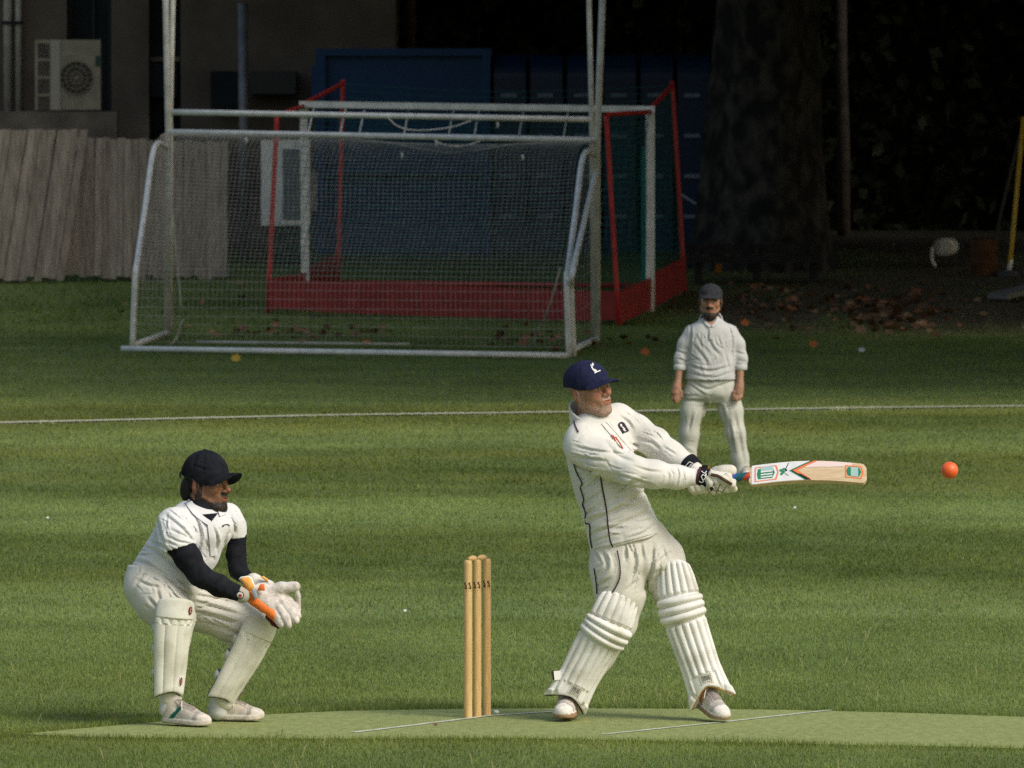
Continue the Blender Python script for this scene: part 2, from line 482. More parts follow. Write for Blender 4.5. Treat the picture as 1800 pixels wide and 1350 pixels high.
# the closely mown pitch strip
FAR_PX = np.array([(-900, 1299), (40, 1292), (100, 1286), (250, 1273), (400, 1261), (600, 1251.5), (800, 1248), (1000, 1247), (1250, 1248), (1400, 1250), (1600, 1255), (1800, 1262), (2400, 1284)], float)
NEAR_PX = np.array([(-900, 1300), (40, 1293), (140, 1297), (300, 1300), (600, 1301), (900, 1300), (1330, 1308), (1800, 1318), (2400, 1330)], float)
def on_strip(x, d):
    px = 900 + x/d*FPX; py = HORIZON + CAM_H*FPX/d
    return (py > np.interp(px, FAR_PX[:,0], FAR_PX[:,1])) & (py < np.interp(px, NEAR_PX[:,0], NEAR_PX[:,1])) & (px > 40)
M_strip = mat('short_turf', (0.22, 0.255, 0.085), (0.29, 0.325, 0.115), scale=26, rough=0.95, bump=0.3, bscale=300, stretch=(1, 0.35, 1))
sx = np.linspace(42, 2350, 90)
far = np.array([G(p, np.interp(p, FAR_PX[:,0], FAR_PX[:,1])) for p in sx]); near = np.array([G(p, np.interp(p, NEAR_PX[:,0], NEAR_PX[:,1])) for p in sx])
sv = []; 
for t in np.linspace(0, 1, 7): sv.append(near*(1-t) + far*t)
sv = np.array(sv); sv[:, :, 2] = 0.001
n_ = len(sx); si = np.arange(6*(n_-1)); si = (si // (n_-1))*n_ + si % (n_-1)
strip = mesh_obj('pitch_strip', sv.reshape(-1, 3), np.stack([si, si+1, si+n_+1, si+n_], 1), M_strip)
tag(strip, 'pale closely mown pitch strip under the batter', kind='structure')

M_paint = mat('white_line_paint', (0.38, 0.41, 0.27), (0.66, 0.66, 0.56), scale=16, rough=0.9)
def ribbon(name, pts, wd, z, label):
    pts = np.array([np.asarray(p, float)[:2] for p in pts]); t = np.gradient(pts, axis=0); t /= np.linalg.norm(t, axis=1)[:, None]
    nn = np.stack([-t[:,1], t[:,0]], 1)*wd/2
    k = len(pts); v = np.vstack([np.c_[pts-nn, np.full(k, z)], np.c_[pts+nn, np.full(k, z)]])
    o = mesh_obj(name, v, np.array([(i, i+1, k+i+1, k+i) for i in range(k-1)]), M_paint)
    return tag(o, label, kind='structure')
def gline(a, b, n=12):
    a, b = G(*a), G(*b); return [a + (b-a)*t for t in np.linspace(0, 1, n)]
CREASE_A = gline((622, 1290), (822, 1265.5)) + gline((860, 1260.5), (985, 1252.5))
CREASE_B = gline((1056, 1294), (1240, 1275)) + gline((1260, 1273), (1462, 1250.5))
ribbon('bowling_crease', CREASE_A, 0.036, 0.0035, 'thin white crease line through the stumps')
ribbon('popping_crease', CREASE_B, 0.032, 0.0035, 'thin white crease line beside the batter')
BOUND = [G(p, y) for p, y in ((-1200, 775), (-700, 761), (-300, 751.5), (0, 745), (300, 738), (600, 731.5), (900, 727.5), (1200, 723.5), (1500, 719), (1800, 715.5), (2100, 713), (2700, 708))]
BOUND = np.array(bez(BOUND, 6))
ribbon('boundary_line', BOUND, 0.16, 0.012, 'white painted boundary line across the grass')

# ------------------------------------------------------------------ grass blades
def dist_poly(x, d, poly):
    o = np.full(x.shape, 1e9)
    for a, b in zip(poly[:-1], poly[1:]):
        ax, ad = a[0], a[1]; bx, bd = b[0]-ax, b[1]-ad
        t = np.clip(((x-ax)*bx + (d-ad)*bd)/(bx*bx+bd*bd+1e-12), 0, 1)
        o = np.minimum(o, np.hypot(x-ax-t*bx, d-ad-t*bd))
    return o
def blades(n, d0, d1, hgt, wid, spread=0.9, where=None, side=1.3):
    """n blades between two distances; returns vertices and colours"""
    d = np.sqrt(d0*d0 + RNG.random(n)*(d1*d1-d0*d0))
    x = (RNG.random(n)*2-1) * (0.0576*d + side)
    if where is not None:
        k = where(x, d); x, d = x[k], d[k]
    n = len(x)
    z = ground_z(d) + np.where(d > 96, 0.05*(vnoise(x*0.6+9, d*0.6, d*0+3)-0.5), 0) - 0.004
    h = hgt*(0.55+0.75*RNG.random(n))*(0.75+0.5*vnoise(x*4, d*2, x*0)); a = RNG.random(n)*6.283
    wd = wid*(0.6+0.8*RNG.random(n))
    ln = h*spread*RNG.random(n); la = RNG.random(n)*6.283
    b = np.stack([np.cos(a), np.sin(a), 0*a], 1)*wd[:, None]/2
    c = np.stack([x, d, z], 1)
    tip = c + np.stack([np.cos(la)*ln, np.sin(la)*ln, np.sqrt(np.maximum(h*h-ln*ln*0.6, 1e-6))], 1)
    v = np.stack([c-b, c+b, tip], 1).reshape(-1, 3)
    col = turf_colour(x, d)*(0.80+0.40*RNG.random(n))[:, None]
    dry = RNG.random(n) < 0.02
    col[dry] = np.array([0.30, 0.27, 0.12])*(0.7+0.5*RNG.random(dry.sum()))[:, None]
    ln_ = dist_poly(x, d, BOUND) < 0.085 if d0 > 44 else np.zeros(n, bool)
    col[ln_] = np.array([0.68, 0.65, 0.51])
    return v, np.repeat(col, 3, 0)
off = lambda x, d: ~on_strip(x, d)
def strip_ok(x, d):
    return on_strip(x, d) & (dist_poly(x, d, CREASE_A) > 0.017) & (dist_poly(x, d, CREASE_B) > 0.015)
sets = [blades(84000, 36.3, 39.4, 0.020, 0.0045, where=off), blades(240000, 39.3, 47, 0.018, 0.0050, where=off),
        blades(185000, 47, 60, 0.019, 0.007), blades(134000, 60, 80, 0.020, 0.010), blades(60000, 80, 96, 0.032, 0.013), blades(26000, 95.5, 112, 0.06, 0.02, spread=1.1)]
sets.append(blades(420000, 69.5, 77, 0.022, 0.009, where=lambda x, d: dist_poly(x, d, BOUND[::3]) < 0.10))
# fringe of uncut grass along both edges of the strip
def edge(x, d):
    py = HORIZON + CAM_H*FPX/d; px = 900 + x/d*FPX
    e1 = np.interp(px, FAR_PX[:,0], FAR_PX[:,1]) - py; e2 = py - np.interp(px, NEAR_PX[:,0], NEAR_PX[:,1])
    return ((e1 > -0.5) & (e1 < 5)) | ((e2 > -0.8) & (e2 < 5))
sets.append(blades(150000, 38.0, 41.5, 0.031, 0.004, where=edge, spread=0.7))
M_blade = mat('grass_blade', (1, 1, 1), attr=True, scale=1.2, rough=0.7, trans=0.4, spec=0.25)
gv = np.vstack([s[0] for s in sets]); gc = np.vstack([s[1] for s in sets])
grass = mesh_obj('grass', gv, np.arange(len(gv)).reshape(-1, 3), M_blade, smooth=False, cols=gc)
tag(grass, 'mown green grass of the sports field with pale bands', 'grass', kind='stuff')
v, c = blades(200000, 38.4, 41.3, 0.008, 0.003, where=strip_ok)
bx, bd = v[::3, 0], v[::3, 1]
wear = np.clip(1.8*vnoise(bx*2.2+5, bd*2.2, bx*0+2)-0.75, 0, 1)*0.55 + 0.6*np.exp(-((bx-0.25)/0.5)**2-((bd-39.7)/0.35)**2)*vnoise(bx*7, bd*7, bx*0)
sc_ = np.array([0.300, 0.345, 0.122])*(1-wear[:, None]) + np.array([0.40, 0.37, 0.20])*wear[:, None]
c = np.repeat(sc_*(0.80+0.40*RNG.random(len(v)//3))[:, None], 3, 0)
short = mesh_obj('short_grass', v, np.arange(len(v)).reshape(-1, 3), M_blade, smooth=False, cols=c)
tag(short, 'very short pale grass of the pitch strip', 'grass', kind='stuff')
# long stray stalks
n = 170
x = (RNG.random(n)*2-1)*2.6; d = 36.6 + RNG.random(n)**1.5*9
k = ~on_strip(x, d); x, d = x[k], d[k]
mb = MB()
for xx, dd in zip(x, d):
    hh = 0.035+0.04*RNG.random(); a = RNG.random()*6.28; l = hh*0.8
    p0 = np.array([xx, dd, 0]); p1 = p0+np.array([math.cos(a)*l*.4, math.sin(a)*l*.4, hh*.75]); p2 = p0+np.array([math.cos(a)*l*1.1, math.sin(a)*l*1.1, hh*.8])
    s_ = np.array([0.0016, 0, 0]); mb.add([p0-s_, p0+s_, p1+s_, p1-s_, p2], [(0,1,2,3), (3,2,4)])
tag(mb.build('grass_stalks', mat('dry_stalk', (0.20, 0.21, 0.08), (0.30, 0.28, 0.13), scale=9, rough=0.8)), 'pale stray stalks in the near grass', 'grass', kind='stuff')
# ------------------------------------------------------------------ people: shared builders
M_skin = mat('skin', (0.70, 0.66, 0.64), (1.12, 1.08, 1.06), attr=True, scale=110, rough=0.5, bump=0.35, bscale=420, spec=0.35)
M_cream = mat('cream_cloth', (0.61, 0.595, 0.54), (0.735, 0.72, 0.67), detail=7.0, scale=5, rough=0.95, bump=0.12, bscale=420, sheen=0.15, wrinkle=0.55, wscale=9.0, spec=0.1)
M_white = mat('white_cloth', (0.66, 0.66, 0.66), (0.73, 0.73, 0.72), scale=7, rough=0.95, bump=0.12, bscale=420, sheen=0.15, wrinkle=0.55, wscale=9.0, spec=0.1)
M_trouser = mat('trouser_cloth', (0.55, 0.53, 0.455), (0.685, 0.665, 0.60), detail=7.0, scale=5, rough=0.95, bump=0.12, bscale=420, sheen=0.15, wrinkle=0.55, wscale=9.0, spec=0.1)
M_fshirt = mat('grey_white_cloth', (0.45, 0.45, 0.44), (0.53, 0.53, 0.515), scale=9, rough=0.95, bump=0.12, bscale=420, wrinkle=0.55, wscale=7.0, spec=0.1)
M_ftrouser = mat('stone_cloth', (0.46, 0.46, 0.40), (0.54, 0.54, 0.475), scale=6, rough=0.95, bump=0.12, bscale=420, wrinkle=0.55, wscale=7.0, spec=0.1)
M_pad = mat('pad_white', (0.58, 0.56, 0.49), (0.79, 0.78, 0.74), lo=.30, hi=.52, detail=8.0, scale=9, rough=0.65, bump=0.15, bscale=160, spec=0.3)
M_padk = mat('pad_cream', (0.50, 0.49, 0.40), (0.71, 0.70, 0.62), lo=.30, hi=.52, detail=8.0, scale=9, rough=0.65, bump=0.15, bscale=160, spec=0.3)
M_black = mat('black_cloth', (0.010, 0.011, 0.015), (0.018, 0.019, 0.024), scale=30, rough=0.95, bump=0.3, bscale=60, wrinkle=0.55, wscale=9.0, spec=0.1)
M_navy = mat('navy_cloth', (0.012, 0.015, 0.045), (0.020, 0.024, 0.062), scale=40, rough=0.9, bump=0.25, bscale=200, spec=0.15)
M_charcoal = mat('charcoal_cloth', (0.020, 0.020, 0.024), (0.035, 0.035, 0.040), scale=40, rough=0.9, bump=0.2, bscale=200, spec=0.15)
M_maroon = mat('maroon_trim', (0.085, 0.018, 0.025), rough=0.8)
M_dkpipe = mat('dark_trim', (0.035, 0.020, 0.030), rough=0.8)
M_red = mat('red_trim', (0.45, 0.05, 0.02), rough=0.7)
M_whitetrim = mat('white_trim', (0.78, 0.77, 0.74), rough=0.7)
M_orange = mat('orange_rubber', (0.78, 0.16, 0.02), (0.85, 0.22, 0.035), scale=60, rough=0.6, bump=0.3, bscale=300)
M_amber = mat('amber_cuff', (0.85, 0.36, 0.07), (0.90, 0.44, 0.10), scale=60, rough=0.6, bump=0.2, bscale=300)
M_leather = mat('glove_leather', (0.42, 0.36, 0.30), (0.68, 0.63, 0.58), scale=34, rough=0.75, bump=0.5, bscale=120, lo=0.30, hi=0.52)
M_glove = mat('glove_white', (0.60, 0.56, 0.46), (0.74, 0.71, 0.63), scale=22, rough=0.75, bump=0.3, bscale=160)
M_brown = mat('brown_leather', (0.055, 0.030, 0.018), (0.09, 0.05, 0.03), scale=50, rough=0.7)
M_shoe = mat('shoe', (1, 1, 1), attr=True, scale=60, rough=0.7, bump=0.25, bscale=220)
M_lace = mat('lace', (0.75, 0.70, 0.62), rough=0.9)

class Fig:
    """one person: everything in world space around distance d0"""
    def __init__(s, px, d0, label, group):
        s.d0 = d0; s.k = FPX/d0
        s.root = empty('person', (P(px, 700, d0)[0], d0, 0.0))
        tag(s.root, label, 'person', group)
    def W(s, px, py, dy=0.0): return P(px, py, s.d0+dy)
    def pts(s, l): return [s.W(*q[:3]) for q in l]
    def ch(s, l, k=0.03, n=None, sq=1.0):
        """l: (px, py, dy, radius)"""
        return chain([s.W(*q[:3]) for q in l], [q[3] for q in l], k, n, sq)
    def lo(s, rows, yaw=0.0, p=2.3):
        """rows: (py, left px, right px, dy, half depth)"""
        o = []
        for py, l, r, dy, hd in rows:
            a, b = s.W(l, py, dy), s.W(r, py, dy)
            o.append((a[2], (a[0]+b[0])/2, (b[0]-a[0])/2, s.d0+dy, hd))
        return loft(o, yaw, p)
    def bb(s, x0, y0, x1, y1, da, db):
        c = np.array([s.W(x, y, q) for x in (x0, x1) for y in (y0, y1) for q in (da, db)]); return c.min(0), c.max(0)
    def part(s, name, f, box, h, m, disp=None, parent=None, colf=None):
        lo, hi = s.bb(*box)
        V, Q = sdf_mesh(f, lo, hi, h, disp)
        return mesh_obj(name, V, Q, m, parent or s.root, cols=None if colf is None else colf(V))
    def dec(s, f, lift=0.003): return Decals(f, s.d0-0.9, s.d0+0.5, lift)
    def hemcut(s, a, b, tilt=0.0):
        """keeps what lies above the line through two pixels"""
        A, B = s.W(*a), s.W(*b); t = B - A; n = np.array([t[2], tilt, -t[0]]); n = n/np.linalg.norm(n)
        if n[2] > 0: n = -n
        return plane_below(A, n)

class Frame:
    def __init__(s, c, f, u, sc=1.0):
        s.c = np.asarray(c, float); u = np.asarray(u, float); u /= np.linalg.norm(u)
        f = np.asarray(f, float); f = f - u*(f@u); f /= np.linalg.norm(f)
        s.f, s.u, s.r, s.s = f, u, np.cross(f, u), sc
    def loc(s, x, y, z):
        px, py, pz = x-s.c[0], y-s.c[1], z-s.c[2]
        q = lambda a: (px*a[0]+py*a[1]+pz*a[2])/s.s
        return q(s.r), q(s.f), q(s.u)
    def wrap(s, g): return lambda x, y, z: g(*s.loc(x, y, z))*s.s
    def pt(s, x, y, z): return s.c + s.s*(x*s.r + y*s.f + z*s.u)

def head_sdf(beard=0.0):
    sk = ellipsoid((0, -0.014, 0.042), (0.0745, 0.097, 0.078)); fc = ellipsoid((0, 0.022, -0.030), (0.058, 0.066, 0.082))
    jl = union([rcone((sg*0.052, -0.008, -0.045), (sg*0.022, 0.062, -0.094), 0.022, 0.020) for sg in (-1, 1)], 0.01)
    chin = ellipsoid((0, 0.072, -0.094), (0.026, 0.022, 0.022))
    brow = union([rcone((sg*0.010, 0.085, 0.018), (sg*0.044, 0.069, 0.019), 0.0095, 0.0085) for sg in (-1, 1)], 0.01)
    nose = union([rcone((0, 0.087, 0.016), (0, 0.110, -0.018), 0.0085, 0.0125), ellipsoid((-0.013, 0.096, -0.024), (0.010, 0.012, 0.009)), ellipsoid((0.013, 0.096, -0.024), (0.010, 0.012, 0.009))], 0.008)
    chk = union([ellipsoid((sg*0.042, 0.056, -0.012), (0.024, 0.026, 0.024)) for sg in (-1, 1)], 0.01)
    mz = ellipsoid((0, 0.074, -0.052), (0.034, 0.024, 0.030))
    ul = rcone((-0.020, 0.088, -0.049), (0.020, 0.088, -0.049), 0.0055, 0.0055); ul2 = ellipsoid((0, 0.095, -0.048), (0.015, 0.008, 0.006))
    ll = ellipsoid((0, 0.093, -0.061), (0.019, 0.009, 0.007))
    mouth = rcone((-0.022, 0.099, -0.0545), (0.022, 0.099, -0.0545), 0.0032, 0.0032)
    sock = union([ellipsoid((sg*0.031, 0.094, 0.008), (0.017, 0.016, 0.010)) for sg in (-1, 1)], 0.002)
    eye = union([ellipsoid((sg*0.031, 0.071, 0.007), (0.0130, 0.0130, 0.0125)) for sg in (-1, 1)], 0.001)
    ear = union([ellipsoid((sg*0.076, -0.010, -0.004), (0.009, 0.019, 0.032)) for sg in (-1, 1)], 0.002)
    earh = union([ellipsoid((sg*0.086, -0.006, 0.000), (0.006, 0.010, 0.018)) for sg in (-1, 1)], 0.002)
    brd = union([jl, ellipsoid((0, 0.066, -0.098), (0.036, 0.030, 0.028))], 0.02)
    def f(x, y, z):
        o = smin(sk(x, y, z), fc(x, y, z), 0.04); o = smin(o, jl(x, y, z), 0.022); o = smin(o, chin(x, y, z), 0.018)
        o = smin(o, brow(x, y, z), 0.014); o = smin(o, chk(x, y, z), 0.02); o = smin(o, mz(x, y, z), 0.02)
        if beard: o = smin(o, brd(x, y, z) - beard, 0.015)
        o = smax(o, -sock(x, y, z), 0.010); o = smin(o, nose(x, y, z), 0.009)
        o = smin(o, smin(ul(x, y, z), ul2(x, y, z), 0.005), 0.006); o = smin(o, ll(x, y, z), 0.006)
        o = smax(o, -mouth(x, y, z), 0.003); o = np.minimum(o, eye(x, y, z))
        e = smax(ear(x, y, z), -earh(x, y, z), 0.004)
        return smin(o, e, 0.008)
    return f

def head_colour(fr, skin, beardc, density, brow, hair=None, lips=None, flush=0.25):
    skin = np.array(skin); lips = np.array(lips) if lips is not None else skin*np.array([0.86, 0.62, 0.60])
    def g(V):
        x, y, z = fr.loc(V[:,0], V[:,1], V[:,2]); ax = np.abs(x)
        c = np.tile(skin, (len(V), 1)).astype(float)
        red = np.clip(1-np.hypot((ax-0.038)/0.03, (z+0.018)/0.025), 0, 1)*(y > 0.02) + np.clip(1-np.hypot(x/0.02, (z+0.015)/0.025), 0, 1)*(y > 0.09)
        red = red + 0.8*((ax > 0.068) & (y > -0.04) & (np.abs(z) < 0.04))
        c *= 1 + flush*red[:, None]*np.array([0.25, -0.35, -0.4])
        n = vnoise(V[:,0]*140, V[:,1]*140, V[:,2]*140)
        jaw = np.clip((-0.064 - z + 0.55*np.clip(0.055-y, 0, 0.06))/0.010, 0, 1)*(z > -0.145)
        jaw = np.maximum(jaw, np.clip((0.013-np.abs(z+0.037))/0.005, 0, 1)*(ax < 0.028)*(y > 0.06))
        side = ((ax > 0.052) & (y < 0.020) & (y > -0.002) & (z < 0.03) & (z > -0.07))
        jaw = np.maximum(jaw, side*1.0)*(y > -0.012)
        lip = (ax < 0.021) & (np.abs(z+0.0555) < 0.0085) & (y > 0.08)
        jaw = np.where(lip, 0, jaw)
        a = np.clip(jaw*density*(0.65+0.7*n), 0, 1)[:, None]
        c = c*(1-a) + np.array(beardc)*a
        c[lip] = lips
        eb = (np.abs(z-0.0235-0.006*np.cos(ax*60)) < 0.0045) & (ax > 0.011) & (ax < 0.048) & (y > 0.055)
        c[eb] = np.array(brow)
        ew = (np.hypot((ax-0.031)/0.0125, (z-0.007)/0.0052) < 1) & (y > 0.066)
        c[ew] = (0.42, 0.38, 0.34)
        ir = (np.hypot(ax-0.031, z-0.007) < 0.0052) & (y > 0.07)
        c[ir] = (0.02, 0.015, 0.012)
        if hair is not None:
            hm = (z > -0.035 + 0.45*np.clip(y+0.03, 0, 1)) & (y < -0.012 + 0.25*np.clip(z, 0, .1)) & ~((ax > 0.071) & (y > -0.032) & (np.abs(z+0.004) < 0.034))
            hm |= (z > 0.055)
            c[hm] = np.array(hair)
        return c
    return g

def cap_sdf(brim=0.165, droop=0.25, curve=5.5, line=0.020, slope=0.13, tall=0.088, lift=0.0):
    dome = ellipsoid((0, -0.010, 0.046), (0.0865, 0.110, tall)); inner = ellipsoid((0, -0.010, 0.040), (0.080, 0.1035, tall-0.006))
    btn = ellipsoid((0, -0.014, 0.046+tall), (0.009, 0.009, 0.005))
    def f(x, y, z):
        zc = line + slope*y - np.minimum(curve*x*x*np.clip((y+0.03)/0.07, 0, 1), 0.045)
        d = smax(dome(x, y, z), -(z - zc), 0.004)
        d = smax(d, -inner(x, y, z), 0.002)
        an = np.arctan2(x, y+0.014)
        d = d + 0.0012*np.exp(-((np.abs(np.mod(an+0.5236, 1.0472)-0.5236))/0.05)**2)      # panel seams
        d = np.minimum(d, btn(x, y, z))
        zb = line + lift + 0.010 + slope*0.08 - curve*x*x - droop*(y-0.085)
        e = (np.hypot(x/0.079, (y-0.060)/(brim-0.060)) - 1)*0.075
        b = smax(smax(np.abs(z-zb) - 0.0030, e, 0.003), -(y - 0.052 - 0*x), 0.003)
        b = smax(b, -inner(x, y, z), 0.002)
        return smin(d, b, 0.006)
    return f

def shoe(fig, heel, fwd, up=(0, 0, 1), sc=1.0, upper=(0.62, 0.57, 0.50), toe=(0.68, 0.62, 0.54), sole=(0.55, 0.50, 0.40), tread=(0.05, 0.045, 0.04), flash=None, laces=True, h=0.0042):
    fr = Frame(heel, fwd, up, sc)
    sl = lambda x, y, z: smax(np.hypot(x/(0.040+0.010*np.clip((y-0.05)/0.15, 0, 1)), (np.clip(y, -1, 0.035)-0.035)/0.040+(np.clip(y, 0.205, 1)-0.205)/0.075)*0.04-0.04,
                             np.abs(z-0.014-0.010*np.clip((y-0.2)/0.08, 0, 1)**2) - 0.013, 0.006)
    body = union([ellipsoid((0, 0.215, 0.034), (0.044, 0.066, 0.032)), ellipsoid((0, 0.145, 0.044), (0.041, 0.080, 0.046)),
                  ellipsoid((0, 0.055, 0.056), (0.036, 0.056, 0.052)), rcone((0, 0.045, 0.05), (0, 0.048, 0.092), 0.038, 0.036), rcone((0, 0.16, 0.07), (0, 0.085, 0.098), 0.020, 0.024)], 0.022)
    hole = ellipsoid((0, 0.048, 0.118), (0.029, 0.038, 0.022))
    def g(x, y, z):
        o = smax(body(x, y, z), -z+0.012, 0.004); o = smin(o, sl(x, y, z), 0.004)
        return smax(o, -hole(x, y, z), 0.005)
    f = fr.wrap(g)
    cor = np.array([fr.pt(x, y, z) for x in (-0.07, 0.07) for y in (-0.03, 0.31) for z in (-0.01, 0.13)])
    V, Q = sdf_mesh(f, cor.min(0), cor.max(0), h)
    x, y, z = fr.loc(V[:,0], V[:,1], V[:,2])
    c = np.tile(np.array(upper), (len(V), 1)).astype(float)
    c[(y > 0.225) | (z < 0.045)] = toe
    tg = (np.abs(x) < 0.021) & (y > 0.075) & (y < 0.195) & (z > 0.055); c[tg] = np.array(upper)*0.45
    c[(np.abs(y-0.215) < 0.012) & (z > 0.03)] = np.array(toe)*0.6
    c[(np.abs(x) > 0.024) & (np.abs(x) < 0.029) & (y > 0.07) & (y < 0.2) & (z > 0.05)] = np.array(upper)*0.6
    if flash is not None: c[(np.abs(y-0.09-0.9*(z-0.05)) < 0.014) & (z < 0.085)] = flash
    c[z < 0.025] = sole; c[z < 0.006] = tread
    c *= (0.82 + 0.36*vnoise(V[:,0]*60, V[:,1]*60, V[:,2]*60))[:, None]
    o = mesh_obj('shoe', V, Q, M_shoe, fig.root, cols=c)
    if laces:
        mb = MB()
        for i in range(4):
            yy = 0.115+0.024*i; zz = 0.100-0.011*i
            for sg in (-1, 1):
                mb.tube(bez([fr.pt(-0.024*sg, yy, zz-0.014), fr.pt(0, yy+0.008, zz+0.0015), fr.pt(0.024*sg, yy+0.020, zz-0.020)], 4), 0.0030*sc, 5)
        mb.tube(bez([fr.pt(0, 0.105, 0.105), fr.pt(0.03, 0.125, 0.108), fr.pt(0.045, 0.14, 0.07)], 4), 0.0028*sc, 5)
        mb.build('lace', M_lace, o, smooth=True)
    return o

class Pad:
    """a leg guard: curved shell with relief, laid along a centre line"""
    def __init__(s, fig, line, face, theta=1.05, style='ribs', drop=0.05, flare=0.0, thick=0.022, matl=None, nu=96, nv=170, lift=0.0, ntop=7):
        s.fig = fig
        C = np.array(bez([fig.W(*q[:3]) for q in line], 10)); Wd = np.array(bez([[q[3]] for q in line], 10))[:, 0]
        L = np.r_[0, np.cumsum(np.linalg.norm(np.diff(C, axis=0), axis=1))]; s.L = L[-1]
        s.C, s.Wd, s.t = C, Wd, L/L[-1]
        s.face = np.asarray(face, float)/np.linalg.norm(face); s.theta = theta; s.drop = drop; s.flare = flare; s.style = style; s.lift = lift; s.ntop = ntop
        u = np.linspace(-1, 1, nu); v = np.linspace(0, 1, nv); U, Vv = np.meshgrid(u, v)
        outer = s.pos(U.ravel(), Vv.ravel(), s.relief(U.ravel(), Vv.ravel())); inner = s.pos(U.ravel()*0.99, Vv.ravel(), np.full(U.size, -thick))
        i = np.arange((nv-1)*(nu-1)); i = (i//(nu-1))*nu + i % (nu-1); N = nu*nv
        q1 = np.stack([i, i+nu, i+nu+1, i+1], 1); q2 = np.stack([i, i+1, i+nu+1, i+nu], 1)+N
        b = np.r_[np.arange(nu-1), np.arange(nv-1)*nu+nu-1, (N-1-np.arange(nu-1)), (np.arange(nv-1, 0, -1))*nu]
        b2 = np.r_[np.arange(1, nu), (np.arange(1, nv))*nu+nu-1, (N-2-np.arange(nu-1)), (np.arange(nv-2, -1, -1))*nu]
        q3 = np.stack([b, b2, b2+N, b+N], 1)
        F = np.vstack([q1, q2, q3])
        # make the outer skin face outwards
        a, bb_, cc = outer[q1[len(q1)//2][0]], outer[q1[len(q1)//2][1]], outer[q1[len(q1)//2][2]]
        if np.dot(np.cross(bb_-a, cc-a), s.face) < 0: F = F[:, ::-1]
        s.o = mesh_obj('leg_pad', np.vstack([outer, inner]), F, matl or M_pad, fig.root)
    def frame(s, v):
        c = np.stack([np.interp(v, s.t, s.C[:, k]) for k in range(3)], -1)
        a = np.stack([np.interp(np.clip(v+.03, 0, 1), s.t, s.C[:, k])-np.interp(np.clip(v-.03, 0, 1), s.t, s.C[:, k]) for k in range(3)], -1)
        a /= np.linalg.norm(a, axis=-1)[..., None]
        n = s.face - a*(a@s.face)[..., None]; n /= np.linalg.norm(n, axis=-1)[..., None]
        return c, a, n, np.cross(a, n), np.interp(v, s.t, s.Wd)
    def pos(s, u, v, r):
        c, a, n, sd, wd = s.frame(v)
        th = (u*s.theta)[..., None]; R = (wd/math.sin(s.theta))[..., None]
        rad = np.sin(th)*sd + np.cos(th)*n
        p = c + R*(rad - n*1.0) + rad*np.asarray(r)[..., None] + n*s.lift
        bt = np.clip((v-0.80)/0.20, 0, 1)[..., None]**1.5
        p = p + a*(s.drop*(np.abs(u)**1.6)[..., None] - s.drop*0.35)*bt
        p = p + sd*(s.flare*np.sign(u)*np.abs(u)**3)[..., None]*bt + n*(abs(s.flare)*0.6)*bt
        tp = np.clip(1-v/0.10, 0, 1)[..., None]
        return p + a*(0.022*(np.abs(u)**3)[..., None])*tp
    def relief(s, u, v):
        edge = np.sqrt(np.clip(1-np.abs(u)**10, 0, 1))*np.sqrt(np.clip(1-np.abs(2*v-1)**40, 0, 1))
        sm = lambda e0, e1, q: np.clip((q-e0)/(e1-e0), 0, 1)**2*(3-2*np.clip((q-e0)/(e1-e0), 0, 1))
        if s.style == 'ribs':
            rib = np.abs(np.sin(math.pi*(u*0.5+0.5)*s.ntop))**0.55
            roll = np.abs(np.sin(math.pi*np.clip((v-0.27)/(0.45-0.27), 0, 1)*3))**0.5
            km = sm(0.262, 0.275, v)*(1-sm(0.445, 0.458, v))
            lm = sm(0.86, 0.88, v)*(np.abs(u) < 0.55)
            r = 0.006 + 0.013*rib*(1-km)*(1-lm) + km*(0.006+0.022*roll) + lm*0.004
            e = sm(0.0, 0.03, v)*(1-sm(0.235, 0.262, v)) + sm(0.458, 0.485, v)*(1-sm(0.95, 1.0, v)) + km
            r = 0.004 + (r-0.004)*np.clip(e + lm, 0, 1)
            bulb = sm(0.95, 0.97, v)*(np.abs(u) > 0.72)*0.010
            return r*edge + bulb
        rib = np.abs(np.sin(math.pi*(u*0.5+0.5)*4))**0.4
        top = 1-sm(0.205, 0.222, v)
        band = sm(0.222, 0.228, v)*(1-sm(0.268, 0.278, v))
        seg = np.abs(np.sin(math.pi*(u*0.5+0.5)*6))**0.5
        r = top*(0.018+0.004*np.cos(u*3)) + (1-top)*(0.005+0.008*rib*(1-band)) + band*0.010*seg
        return r*edge
    def patch(s, poly, lift=0.002, n=4):
        """polygon in (u, v) laid on the pad"""
        poly = np.asarray(poly, float); ring = []
        for i in range(len(poly)):
            a, b = poly[i], poly[(i+1) % len(poly)]; ring += [a+(b-a)*t/n for t in range(n)]
        ring = np.array(ring); c = poly.mean(0); q = np.vstack([ring, c+(ring-c)*0.5, c[None]])
        k = len(ring)
        r = s.relief(q[:,0], q[:,1])
        pts = s.pos(q[:,0], q[:,1], np.maximum(r, np.median(r)) + lift)
        return pts, [(i, (i+1) % k, k+(i+1) % k, k+i) for i in range(k)] + [(k+i, k+(i+1) % k, 2*k) for i in range(k)]
    def label(s, name, polys, m, lift=0.002):
        mb = MB()
        for p in polys: mb.add(*s.patch(p, lift))
        return mb.build(name, m, s.o, smooth=True)
    def piping(s, m, v0=0.80):
        pts = [s.pos(np.array([1.0]), np.array([v]), np.array([-0.004]))[0] for v in np.linspace(v0, 1, 10)]
        pts += [s.pos(np.array([u]), np.array([1.0]), np.array([-0.004]))[0] for u in np.linspace(1, -1, 24)[1:]]
        pts += [s.pos(np.array([-1.0]), np.array([v]), np.array([-0.004]))[0] for v in np.linspace(1, v0, 10)[1:]]
        MB().tube(pts, 0.0042, 6).build('piping', m, s.o, smooth=True)
